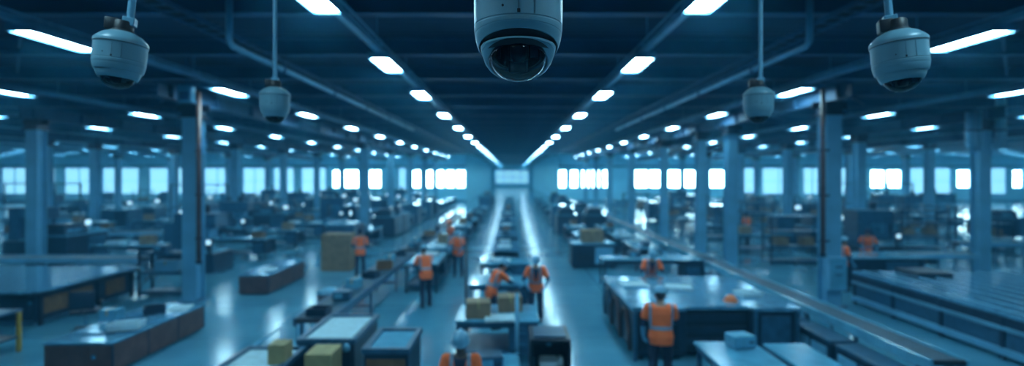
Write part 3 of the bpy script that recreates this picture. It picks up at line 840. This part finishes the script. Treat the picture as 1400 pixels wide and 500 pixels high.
low_counter('low_counter', 1.0, 2.9, .64, (-7.75, 16.3, 0), 'smaller low brown cabinet behind the long counter, near the left aisle', False)
sh = sheets_mb(.55, .75, 3, m='steel')
for i, (x, y, a, lb) in enumerate([(-8.5, 10.6, .1, 'shiny metal sheets at the near end of the long low counter'), (-8.05, 11.4, -.15, 'shiny metal sheets halfway along the long low counter'),
                         (-8.55, 12.05, .2, 'shiny metal sheets at the far end of the long low counter')]):
    place(sh, (x, y, .62), a, lb, 'sheet stacks on the long low counter')
shp = sheets_mb(.45, .6, 2)
place(shp, (-7.95, 12.25, .62), .3, 'white paper sheets on the far right corner of the long low counter')
place(shp, (-8.2, 17.2, .64), .2, 'white paper sheets on the smaller low brown cabinet')
# --- long table with orange-brown panels
r = thing('long_table', (-11.75, 12.6, 0), 'big dark table with pale glossy rounded top and orange brown panels at left edge', 'table')
out = [(-5.2, 0), (-.45, 0), (-.2, .05), (-.05, .2), (0, .45), (0, 3.6), (-5.2, 3.6)]
MB().plate([(x*1.0+.06, y-.06) for x, y in out], .90, .96).build('table_top', M['steel'], r)
MB().plate(out, .80, .90).build('rim', M['black'], r)
MB().box(-5.1, -.12, .2, 3.5, .16, .80, .02).build('body', M['navy'], r)
MB().box(-4.9, -.4, .4, 3.3, 0, .16).build('plinth', M['column'], r)
for y0 in (.35, 1.15, 2.35): MB().box(-.125, -.095, y0, y0+.72, .30, .72, .01).build('side_panel', M['orange_panel'], r)
for y0 in (.22, 2.02, 3.3): MB().box(-.13, -.07, y0, y0+.12, .05, .80, .01).build('post', M['black'], r)
MB().box(-2.6, -.3, .175, .205, .28, .72, .01).build('front_panel', M['navy'], r)
MB().lathe([(0, 0), (.05, 0), (.05, .02), (0, .025)], 16, Matrix.Translation((-.28, .175, .62)) @ Matrix.Rotation(PI/2, 4, 'X')).build('round_handle', M['steel'], r)
# --- yellow legged table
r = thing('side_table', (-11.35, 10.7, 0), 'small table with yellow legs at the bottom left corner', 'table')
MB().box(-.75, .72, -.45, .45, .86, .91, .02).build('table_top', M['midblue'], r)
for sx in (-.68, .66):
    for sy in (-.4, .4): MB().box(sx-.035, sx+.035, sy-.035, sy+.035, 0, .86, .006).build('leg', M['yellow'], r)
MB().box(-.7, .68, -.4, .4, .30, .34, .005).build('shelf', M['navy'], r)
MB().box(-.68, .66, -.43, -.39, .68, .86, .006).build('apron', M['yellow'], r)
t = tray_mb(.5, .4, .2); place(t, (-11.15, 10.6, .34), 0, 'white tray on the lower shelf of the yellow legged table')
# --- dark office chair
r = thing('office_chair', (-10.45, 12.55, 0), 'dark blue padded office chair between the big table and low counter', 'chair', rz=R(25))
for k in range(5):
    a = 2*PI*k/5
    MB().tube([(0, 0, .11), (.30*math.cos(a), .30*math.sin(a), .07)], [.028, .018], 8).ball((.30*math.cos(a), .30*math.sin(a), .032), .032, 10).build('leg', M['black'], r, True)
MB().tube([(0, 0, .08), (0, 0, .46)], .028, 12).build('gas_post', M['steel'], r, True)
MB().box(-.27, .27, -.26, .26, .45, .54, .035).build('seat', M['navy'], r, True)
MB().box(-.25, .25, -.31, -.24, .58, 1.02, .04).tube([(0, -.18, .47), (0, -.30, .50), (0, -.31, .62)], .025, 8).build('backrest', M['navy'], r, True)
for sx in (-1, 1): MB().tube([(sx*.26, .0, .49), (sx*.31, 0, .52), (sx*.31, 0, .68), (sx*.31, -.02, .70)], .016, 8).box(sx*.31-.035, sx*.31+.035, -.15, .12, .69, .72, .01).build('armrest', M['black'], r)
# --- black shelf rack beside left column
rk = rack_mb(1.55, .6, 1.42, 3, 'black'); place(rk, (-10.95, 16.4, 0), 0, 'black open shelf rack between the big table and nearest left column')
ct = carton_mb(.7, .4, .34, 'column', 'storage_box'); place(ct, (-10.95, 16.35, .77), 0, 'pale blue box on the middle shelf of the black rack')
dv = device_mb(); place(dv, (-11.2, 16.4, 1.37), 0, 'small blue device on top of the black rack')
# --- cartons
cb = carton_mb(1.15, .9, 1.45); place(cb, (-7.05, 20.9, 0), 0, 'tall brown carton standing left of the orange worker in the left aisle')
# --- bin
r = thing('waste_bin', (-4.75, 13.2, 0), 'dark blue bin with pale lid standing by the left conveyor', 'bin')
MB().lathe([(0, 0), (.21, 0), (.27, .80), (.25, .80), (.19, .03), (0, .03)], 24).build('bin_body', M['navy'], r, True)
MB().lathe([(.28, .79), (.28, .83), (.22, .91), (0, .95)], 24).build('lid', M['pale'], r, True)
MB().box(-.12, .12, -.275, -.235, .35, .62, .01).build('front_label', M['pale'], r)

# --- tray machines near left of centre
def tray_machine(name, w, d, h, loc, label, front='navy', knob=True, top='paper'):
    r = thing(name, loc, label, 'machine')
    MB().box(-w/2, w/2, -d/2, d/2, .08, h-.04, .02).build('body', M['navy'], r)
    for sx in (-1, 1):
        for sy in (-1, 1): MB().box(sx*(w/2-.08)-.03, sx*(w/2-.08)+.03, sy*(d/2-.08)-.03, sy*(d/2-.08)+.03, 0, .09).build('foot', M['black'], r)
    f = MB()
    f.box(-w/2-.03, w/2+.03, -d/2-.03, -d/2+.06, h-.05, h+.04, .01); f.box(-w/2-.03, w/2+.03, d/2-.06, d/2+.03, h-.05, h+.04, .01)
    f.box(-w/2-.03, -w/2+.06, -d/2+.06, d/2-.06, h-.05, h+.04, .01); f.box(w/2-.06, w/2+.03, -d/2+.06, d/2-.06, h-.05, h+.04, .01)
    f.build('rim', M['midblue'], r)
    MB().box(-w/2+.07, w/2-.07, -d/2+.07, d/2-.07, h-.06, h+.0, .005).build('glossy_bed', M[top], r)
    MB().box(-w/2+.05, w/2-.05, -d/2-.018, -d/2+.01, .2, h-.14, .006).build('front_panel', M[front], r)
    if knob: MB().lathe([(0, 0), (.075, 0), (.07, .03), (.04, .045), (0, .045)], 24, Matrix.Translation((w/2-.12, -d/2-.03, h-.10)) @ Matrix.Rotation(PI/2, 4, 'X')).build('knob', M['steel'], r, True)
    return r
tray_machine('tray_machine', .95, 1.55, 1.0, (-3.15, 9.45, 0), 'dark machine with bright white tray top and round knob, left of the pale walkway')
tray_machine('tray_machine', .72, 1.1, 1.0, (-2.02, 8.75, 0), 'smaller machine with tan front panel and pale tray top beside the walkway', 'orange_panel', False, 'pale')
tray_machine('tray_machine', .95, 1.2, .9, (-3.95, 8.0, 0), 'low machine with bright tray top cut off by the bottom edge', 'navy', False)
bx = carton_mb(.42, .5, .42, 'tan', 'tan_box')
place(bx, (-3.0, 8.15, .62), 0, 'tan box on a small stand before the bright tray machine')
st = bench_mb(.5, .6, .62, 'midblue', 'navy', False, False, 'small_stand', 'stand'); place(st, (-3.0, 8.15, 0), 0, 'small dark stand under the tan box')
bx2 = carton_mb(.26, .3, .3, 'tan', 'tan_box'); place(bx2, (-3.62, 8.0, .9), 0, 'small tan box on the low bright tray machine')

# --- conveyors
conv = conveyor_mb(.75, 9.6, .85, 'midblue')
place(conv, (-4.15, 10.6, 0), 0, 'dark conveyor beginning behind the bright tray machine at left', 'conveyors left of the centre')
place(conv, (-4.15, 20.6, 0), 0, 'dark conveyor continuing the left line past the crouched row of benches', 'conveyors left of the centre')
place(conv, (-4.15, 30.6, 0), 0, 'distant dark conveyor at the far end of the left line', 'conveyors left of the centre')
convR = conveyor_mb(.62, 9.9, .92, 'pale')
for k in range(6):
    place(convR, (6.85, 8.0+10*k, 0), 0, 'pale railed conveyor of the long diagonal line right of centre, %s length' % nth(k), 'pale conveyor lengths right of centre')
# covers along near right conveyor
for k, y in enumerate((8.3, 9.75, 11.2)):
    r = thing('guard_cover', (6.28, y, 0), 'dark guard cabinet with pale lid along the pale conveyor, %s' % nth(k), 'guard')
    MB().box(-.22, .22, 0, 1.3, .06, .60, .02).build('body', M['navy'], r)
    MB().box(-.24, .24, -.01, 1.31, .60, .66, .02).build('lid', M['midblue'], r)
    MB().box(-.245, -.215, .1, .6, .2, .5, .01).box(-.245, -.215, .7, 1.2, .2, .5, .01).build('window', M['column'], r)
    MB().box(-.18, .18, .05, 1.25, 0, .07).build('plinth', M['black'], r)

# --- big machine right of centre
r = thing('large_machine', (4.18, 12.1, 0), 'large dark machine with glossy pale top behind the orange vested worker', 'machine')
w, d, h = 3.45, 3.3, 1.1
MB().box(-w/2+.05, -.60, -d/2+.05, d/2-.05, .12, h-.07, .02).build('left_cabinet', M['navy'], r)
MB().box(-.60, .75, -d/2+.22, d/2-.05, .12, h-.07, .02).build('middle_cabinet', M['black'], r)
MB().box(.75, w/2-.05, -d/2+.08, d/2-.05, .12, h-.07, .02).build('right_cabinet', M['navy'], r)
MB().plate([(-w/2, -d/2), (-.62, -d/2), (-.56, -d/2+.14), (.70, -d/2+.14), (.78, -d/2), (w/2, -d/2), (w/2, d/2), (-w/2, d/2)], h-.07, h).build('top_plate', M['steel'], r)
for k in range(3): MB().box(-.58, .72, -d/2+.20, -d/2+.23, .28+k*.25, .42+k*.25, .008).build('slot_panel', M['navy'], r)
MB().box(.95, w/2-.18, -d/2+.055, -d/2+.09, .22, h-.18, .015).build('door', M['midblue'], r)
MB().box(-w/2+.15, -.75, -d/2+.03, -d/2+.06, .22, h-.18, .015).build('door', M['black'], r)
for x in (-w/2+.03, .78, w/2-.09): MB().box(x, x+.07, -d/2+.01, -d/2+.08, 0, h-.07, .01).build('post', M['midblue'], r)
for y in (-1.3, -.3, .7):
    a = MB(); a.tube([(-w/2+.03, y, .12), (-w/2+.0, y+.02, .55), (-w/2+.03, y+.35, .85), (-w/2+.03, y+.7, .85), (-w/2+.0, y+.88, .55), (-w/2+.03, y+.9, .12)], .035, 8)
    a.build('side_hoop', M['rust'] if y < 0 else M['midblue'], r, True)
for x in (-w/2+.2, w/2-.2):
    for y in (-d/2+.2, d/2-.2): MB().box(x-.06, x+.06, y-.06, y+.06, 0, .13).build('foot', M['rubber'], r)
MB().box(-1.5, -.9, .2, 1.2, h, h+.03, .01).build('work_plate', M['pale'], r)
# things on it
place(dv, (4.9, 11.0, 1.10), R(15), 'blue bench device on the near right of the large machine top') if False else None
o = tray_mb(.5, .35, .08, 'white'); place(o, (5.35, 11.6, 1.10), .2, 'white tray at the right end of the large machine top')
r = thing('helmet', (4.72, 11.05, 1.10), 'small orange hard hat lying on the front of the large machine top', 'hat')
MB().lathe([(.125, 0), (.123, .05), (.10, .10), (.05, .13), (0, .138)], 24).build('shell', M['helmet2'], r, True)
MB().lathe([(.12, .0), (.155, -.0), (.157, .008), (.12, .015)], 24).build('brim', M['helmet2'], r, True)
sq = sheets_mb(.6, .45, 4); place(sq, (3.0, 12.6, 1.10), .1, 'white sheets on the back left of the large machine top')
place(sq, (4.0, 12.3, 1.10), -.2, 'white sheets in the middle of the large machine top')
# --- near flat blue table
def slab_table(name, xs, ys, h, loc, label):
    r = thing(name, loc, label, 'table')
    MB().box(xs[0], xs[1], ys[0], ys[1], h-.06, h, .02).build('table_top', M['pale'], r)
    MB().box(xs[0]+.04, xs[1]-.04, ys[0]+.04, ys[1]-.04, h-.16, h-.06).build('frame', M['midblue'], r)
    for x in (xs[0]+.08, xs[1]-.08):
        for y in (ys[0]+.08, ys[1]-.08): MB().box(x-.035, x+.035, y-.035, y+.035, 0, h-.16, .005).build('leg', M['midblue'], r)
    return r
slab_table('slab_table', (0, 1.05), (-1.6, 0), .88, (3.2, 9.05, 0), 'flat pale blue table in front of the large machine, bottom right of centre')
slab_table('slab_table', (0, .75), (-1.5, 0), .86, (4.4, 9.0, 0), 'second pale blue table to the right of the flat pale blue one')
MBt = device_mb('parts_device', 'pale')
place(MBt, (3.9, 8.75, .88), .2, 'pale small device on the flat pale blue table')

# --- right: long sheet processing line
r = thing('processing_line', (10.15, 9.0, 0), 'long machine line with pale streaked top and glazed lower frames at the right', 'machine')
L = 6.3; W = 4.6
MB().box(0, W, 0, L, .88, .96, .02).build('table_top', M['steel'], r)
MB().box(.02, W-.05, .05, L-.05, .62, .88, .01).build('upper_body', M['navy'], r)
MB().box(.35, W-.2, .3, L-.3, .10, .62).build('lower_body', M['black'], r)
for k in range(5):
    y = .05+(L-.18)*k/4
    MB().box(.0, .09, y, y+.09, 0, .88, .008).build('post', M['navy'], r)
for k in range(4):
    y = .18+(L-.18)*k/4
    MB().box(.03, .05, y, y+1.38, .22, .58, .006).build('glazed_panel', M['midblue'], r)
MB().box(-.015, .035, 0, L, .60, .68, .008).build('pale_strip', M['track'], r)
MB().box(-.03, .05, 0, L, .10, .24, .008).build('lower_rail', M['column'], r)
for k in range(9): MB().box(.25+k*.48, .27+k*.48, .1, L-.1, .96, .985).build('guide_rail', M['track'], r)
MB().box(1.2, 2.2, 5.3, 6.2, .96, 1.08, .02).build('feeder', M['navy'], r)
# long rails at floor level, right
for k, (x, zz) in enumerate(((7.75, .5), (8.3, .3))):
    r = thing('guard_rail', (x, 7.5, 0), '%s floor guard rail running between pale conveyor and right machine line' % ('taller' if k == 0 else 'lower'), 'rail')
    MB().box(-.03, .03, 0, 14, zz-.09, zz, .01).build('rail', M['track'] if k == 0 else M['column'], r)
    for j in range(8): MB().box(-.04, .04, .1+j*1.95, .18+j*1.95, 0, zz-.05, .006).build('post', M['midblue'], r)
# machine behind it
mk = machine_mb(2.6, 1.4, 1.0, 'navy', 'midblue', False, screen=False)
place(mk, (12.6, 18.0, 0), 0, 'wide dark machine in front of the orange worker at the right')

# --- centre island
def goods_bench(loc, label, h=.9, top='pale', w=1.7):
    o = bench_mb(w, 1.3, h, top, 'midblue'); o.location = loc; o['label'] = label; return o
goods_bench((-.35, 14.3, 0), 'centre bench loaded with sheets beside the two orange workers')
goods_bench((-.3, 10.9, 0), 'centre bench with brown stacked goods behind the man in the foreground')
goods_bench((-.4, 8.0, 0), 'nearest centre bench at the bottom edge left of the black box', .8, 'pale', 1.05)
goods_bench((-.25, 17.6, 0), 'centre bench with a bright lit surface behind the two orange workers')
for (x, y, z, lb) in ((-.7, 10.6, .9, 'brown goods box at the left of the second centre bench'), (-.05, 11.1, .9, 'brown goods box at the right of the second centre bench')):
    if 'gb' not in globals(): gb = carton_mb(.5, .45, .32, 'carton', 'goods_box')
    place(gb, (x, y, z), .1, lb, 'brown goods boxes on the centre bench')
place(sq, (-.3, 14.2, .9), .2, 'white sheets on the centre bench beside the two orange workers')
place(sq, (-.35, 17.5, .9), 0, 'bright white sheets on the centre bench behind the orange workers')
place(sq, (-.25, 10.35, .9), .1, 'white sheets at the near edge of the second centre bench')
place(dv, (-.35, 8.0, .8), .2, 'blue device on the nearest centre bench')
# black box machine with a white item
r = thing('black_machine', (.62, 8.6, 0), 'black open fronted box machine holding a white item, bottom centre right', 'machine')
MB().box(-.33, .33, -.4, .4, .0, .62, .02).build('base', M['navy'], r)
b = MB(); b.box(-.33, -.28, -.4, .4, .62, 1.12, .01); b.box(.28, .33, -.4, .4, .62, 1.12, .01); b.box(-.28, .28, .34, .4, .62, 1.12); b.box(-.33, .33, -.4, .4, 1.12, 1.17, .01)
b.build('hood', M['black'], r)
MB().box(-.26, .26, -.3, .3, 1.17, 1.20, .01).build('lid', M['midblue'], r)
MB().box(-.28, .28, -.38, .3, .62, .65).build('bed', M['midblue'], r)
MB().tube([(0, .0, .95), (0, 0, 1.12)], .05, 12).build('nozzle', M['steel'], r)
r = tag(MB().box(-.18, .14, -.2, .15, 0, .13, .04).box(.14, .22, -.1, .05, .02, .16, .02).build('white_part', M['white']), 'white moulded part sitting inside the black box machine', 'part')
r.location = (.62, 8.5, .65)
# posts
for x, y, lb in ((-1.13, 12.6, 'thin dark upright pole at the left edge of the centre island'), (.09, 9.1, 'pale upright pole in the middle of the centre island')):
    r = thing('upright_pole', (x, y, 0), lb, 'pole')
    hh = 2.25 if x < 0 else 1.75
    MB().tube([(0, 0, .02), (0, 0, hh)], .035, 10).build('pole', M['navy'] if x < 0 else M['column'], r, True)
    MB().box(-.12, .12, -.12, .12, 0, .02, .004).build('base_plate', M['black'], r)
    MB().ball((0, 0, hh), (.04, .04, .03), 10).build('cap', M['black'], r)
# handrails left aisle
for k, (x, y, Lr) in enumerate(((-4.95, 8.8, 2.2), (-5.0, 11.9, .9))):
    r = thing('hand_rail', (x, y, 0), ('longer' if k == 0 else 'shorter')+' low metal hand rail standing on the left aisle floor', 'rail')
    for yy in (0, Lr): MB().tube([(0, yy, 0), (0, yy, .55)], .02, 8).build('post', M['column'], r)
    MB().tube([(0, -.02, .55), (0, Lr+.02, .55)], .022, 8).tube([(0, 0, .28), (0, Lr, .28)], .015, 8).build('rail', M['column'], r)

# --- bench with pale horizontal top behind the big machine
o = bench_mb(3.4, .9, 1.0, 'pale', 'navy', True, True); o.location = (4.75, 17.6, 0); o['label'] = 'long bench with pale top behind the large machine and second orange worker'
place(dv, (4.2, 17.6, 1.0), 0, 'blue device on the long pale topped bench behind the large machine')
ct2 = carton_mb(.9, .6, .5, 'carton', 'goods_crate'); place(ct2, (3.35, 21.5, .035+1.0), 0, 'brown rounded goods crate on the machine right of the bright walkway')
mk2 = machine_mb(1.8, 1.3, 1.0, 'navy', 'column', False, screen=False); place(mk2, (3.35, 21.5, 0), 0, 'dark machine right of the bright walkway with a brown crate on top')

# ------------------------------------------------------------------ background machinery, one of each kind then copies
T1 = time.time()
PROT = {
 'bench': bench_mb(2.6, 1.1, .95, 'pale', 'navy'),
 'bench2': bench_mb(3.2, 1.2, .9, 'steel', 'black', True, True, 'work_table', 'table'),
 'mach': machine_mb(2.2, 1.4, 1.25, 'navy', 'midblue', True),
 'mach2': machine_mb(1.7, 1.3, 1.55, 'midblue', 'navy', False, 'tall_machine'),
 'rack': rack_mb(2.4, .8, 2.1, 4, 'navy'),
 'press': press_mb(),
 'conv': conveyor_mb(.8, 3.0, .9, 'column', nleg=3),
}
DESC = {'bench': 'pale topped workbench', 'bench2': 'steel topped work table', 'mach': 'dark hooded machine', 'mach2': 'tall blue cabinet machine',
        'rack': 'blue storage rack', 'press': 'tall press machine', 'conv': 'short conveyor'}
TOPZ = {'bench': .95, 'bench2': .9, 'conv': .87}
small = {'box': carton_mb(.5, .4, .35, 'carton', 'small_carton'), 'tray': tray_mb(.55, .4, .12, 'white', 'white_tray'),
         'dev': device_mb('desk_device', 'midblue'), 'bin': tray_mb(.5, .35, .25, 'orange_panel', 'parts_bin', 'bin'), 'sheets': sheets_mb(.6, .5, 5, 'paper_stack')}
SD = {'box': 'brown carton', 'tray': 'white tray', 'dev': 'blue device', 'bin': 'rust coloured parts bin', 'sheets': 'white sheet stack'}
rnd = random.Random(12)
lanes = [(-.3, 'centre island row', [21.5, 26, 30.5, 35, 40, 46, 53, 61, 69]),
         (-2.95, 'left centre row', [17.9, 21.3, 25.5, 30, 35, 41, 48, 56, 65]),
         (3.6, 'right centre row', [25.5, 29.5, 34, 39, 45, 52, 60, 68]),
         (5.4, 'right conveyor row', [21.5, 25, 29, 34, 40, 47, 55, 64]),
         (-7.9, 'left aisle row', [24.3, 28, 32.5, 37.5, 43, 50, 58, 67]),
         (-12.5, 'left column row', [20.6, 23.8, 27.2, 31, 36, 42, 49, 57, 66]),
         (-16, 'second left row', [21.5, 25.3, 29.8, 34.5, 40, 47, 55, 64]),
         (-19.4, 'third left row', [22.6, 26.6, 31.5, 36.5, 43, 50, 58, 67]),
         (-22.8, 'far left row', [24.5, 28, 33, 38.5, 45, 53, 62]),
         (-26.2, 'outer left row', [27.5, 31.7, 37, 43.5, 51, 60]),
         (-31.5, 'outermost left row', [35, 41, 48, 57, 67]), (-37, 'leftmost row', [41, 48, 57, 67]), (-45, 'left wall row', [50, 58, 67]), (-55, 'left corner row', [61, 69]),
         (12.3, 'right column row', [22.3, 25.4, 30.4, 34.5, 40, 47, 55, 64]),
         (15.8, 'second right row', [19.3, 22.7, 25.9, 29.4, 33, 38.5, 45, 53, 62]),
         (20.9, 'third right row', [22.5, 26.3, 30.3, 37.6, 43.5, 51, 60]),
         (24.4, 'outer right row', [26.5, 30.4, 37.5, 43, 50, 59]),
         (30.5, 'outermost right row', [31.5, 36.5, 42, 49, 57, 67]), (36.5, 'rightmost row', [41, 48, 57, 67]), (45, 'right wall row', [50, 58, 67]), (55, 'right corner row', [61, 69])]
kinds_c = ['bench', 'mach', 'bench2', 'bench', 'mach2']
kinds_s = ['bench2', 'mach', 'bench', 'press', 'conv', 'rack', 'mach2', 'bench']
SZ = {}
nb = 0
for X, rn, ys in lanes:
    if abs(X) > 7 and rn != 'left corner row':
        d = []
        for a_, b_ in zip(ys[:-1], ys[1:]):
            d.append(a_)
            if b_-a_ >= 5.0 and a_ > 29: d.append((a_+b_)/2)
        ys = d+[ys[-1]]
    for i, y in enumerate(ys):
        narrow = abs(X) < 9
        kd = rnd.choice(kinds_c if narrow else kinds_s)
        if narrow and abs(X) < 1: kd = rnd.choice(['bench', 'bench2'])
        ro = rnd.choice((0, 0, PI/2)) if not narrow else PI/2
        gap = min([abs(y-q) for q in ys if q != y] + [99])
        if gap < 3.7 and not narrow: ro = 0
        if kd == 'conv': ro = PI/2
        if kd == 'press': ro = 0
        yy = y
        xx = X + (1.5 if kd == 'conv' else 0)
        lb = '%s in the %s, %s from the camera' % (DESC[kd], rn, nth(i))
        sc = None
        place(PROT[kd], (xx, yy, 0), ro, lb, 'machines and benches in the background')
        nb += 1
        if kd in ('bench', 'bench2') and y < 50:
            used = []
            for q in range(2 if y < 36 else 1):
                s = rnd.choice(list(small))
                if s in used: continue
                used.append(s)
                off = (-.7, .65)[q] + rnd.uniform(-.1, .1)
                dx, dy = (off, 0) if ro == 0 else (0, off)
                place(small[s], (xx+dx, yy+dy, TOPZ[kd]), ro, '%s on the %s, %s, %s back' % (SD[s], DESC[kd], rn, nth(i)), 'small goods on background benches')
        if kd == 'rack':
            for q in range(2):
                place(small['box'], (xx + (-.6+q*1.1 if ro == 0 else 0), yy + (0 if ro == 0 else -.6+q*1.1), .12+1.9/3+.03), ro,
                      'brown carton at the %s end of the storage rack, %s, %s back' % (('left', 'right')[q] if ro == 0 else ('near', 'far')[q], rn, nth(i)), 'cartons on background racks')

cb2 = tray_mb(.42, .34, .16, 'navy', 'dark_parts_tray')
cb3 = carton_mb(.34, .3, .24, 'pale', 'pale_component_box', 'box')
yy = 11.0
for i in range(13):
    pr_ = (cb2, small['dev'], cb3, cb2, small['bin'], cb3)[i % 6]
    nm_ = ('dark parts tray', 'blue device', 'pale component box', 'dark parts tray', 'rust coloured parts bin', 'pale component box')[i % 6]
    seg = 'first' if yy < 20 else 'second'
    place(pr_, (-4.15 + .08*math.sin(i*2.1), yy, .82), rnd.uniform(-.4, .4), '%s riding on the dark left conveyor, %s item from the camera' % (nm_, nth(i)), 'items riding on the left conveyor')
    yy += 1.35 if abs(yy + 1.35 - 20.3) > .5 else 2.2
for i, (px_, py_) in enumerate([(-8.75, 11.2), (-7.95, 10.55), (-8.2, 11.75)]):
    place((cb3, small['tray'], cb2)[i], (px_, py_, .658), .3*i, '%s on the sheets of the long low counter' % ('pale component box', 'white tray', 'dark parts tray')[i], None)
# long left lines and partition frames (left, middle distance)
lc = conveyor_mb(.9, 8.0, .95, 'column', nleg=5, name='long_conveyor')
place(lc, (-12.9, 18.1, 0), PI/2, 'long pale railed conveyor lying across behind the big left table')
r = thing('monitor_stand', (-14.6, 22.9, 0), 'bright lit monitor on a stand left of the nearest left column', 'monitor')
MB().tube([(0, 0, .03), (0, 0, 1.95)], .03, 10).build('pole', M['black'], r)
MB().lathe([(0, 0), (.28, 0), (.28, .02), (.04, .05)], 20).build('base', M['black'], r)
p = MB().box(-.28, .28, -.06, 0, 1.85, 2.28, .02).build('monitor_frame', M['black'], r)
MB().box(-.24, .24, -.068, -.058, 1.89, 2.24, .004).build('screen', M['screen'], p)
def partition(x, y, n, label):
    r = thing('partition_frame', (x, y, 0), label, 'partition')
    w = 1.7
    for k in range(n+1): MB().box(k*w-.04, k*w+.04, -.04, .04, 0, 3.3, .005).build('post', M['midblue'], r)
    for z in (.9, 1.9, 3.22): MB().box(-.04, n*w+.04, -.05, .05, z, z+.08, .005).build('cross_rail', M['midblue'], r)
    for k in range(n): MB().box(k*w+.05, (k+1)*w-.05, -.015, .015, .1, .9, .003).build('panel', M['column'], r)
partition(-34, 29.3+5, 3, 'open blue partition frame at the far left behind the machines')
partition(-20.2, 30.3, 2, 'shorter open blue partition frame left of the nearest left column')
partition(22, 34.6, 3, 'open blue partition frame between the right hand columns')

# ------------------------------------------------------------------ air, camera
w = bpy.data.worlds.new('World'); SC.world = w; w.use_nodes = True
nt = w.node_tree
bg = nt.nodes['Background']; bg.inputs['Color'].default_value = (0.3, 0.6, 0.8, 1); bg.inputs['Strength'].default_value = 0.3
HAZE = 0.005
if HAZE > 0:
    vs = nt.nodes.new('ShaderNodeVolumePrincipled')
    vs.inputs['Color'].default_value = (0.12, 0.58, 1.0, 1); vs.inputs['Absorption Color'].default_value = (0, 0, 0, 1)
    vs.inputs['Density'].default_value = HAZE; vs.inputs['Anisotropy'].default_value = 0.3
    nt.links.new(vs.outputs[0], nt.nodes['World Output'].inputs['Volume'])

cd = bpy.data.cameras.new('camera'); co = bpy.data.objects.new('camera', cd); COL.objects.link(co)
co.location = (0, 0, H); co.rotation_euler = (PI/2, 0, 0)
cd.sensor_width = 36; cd.lens = 18.0; cd.shift_y = -10/1400
cd.clip_start = .05; cd.clip_end = 500
cd.dof.use_dof = True; cd.dof.focus_distance = 1.65; cd.dof.aperture_fstop = 1.1
SC.camera = co
SC.view_settings.view_transform = 'Standard'; SC.view_settings.look = 'None'; SC.view_settings.gamma = 1
SC.view_settings.use_curve_mapping = False
SC.view_settings.exposure = 0.35
print('lamps', nl, 'bg machines', nb, 'time', T1-T0, time.time()-T0)
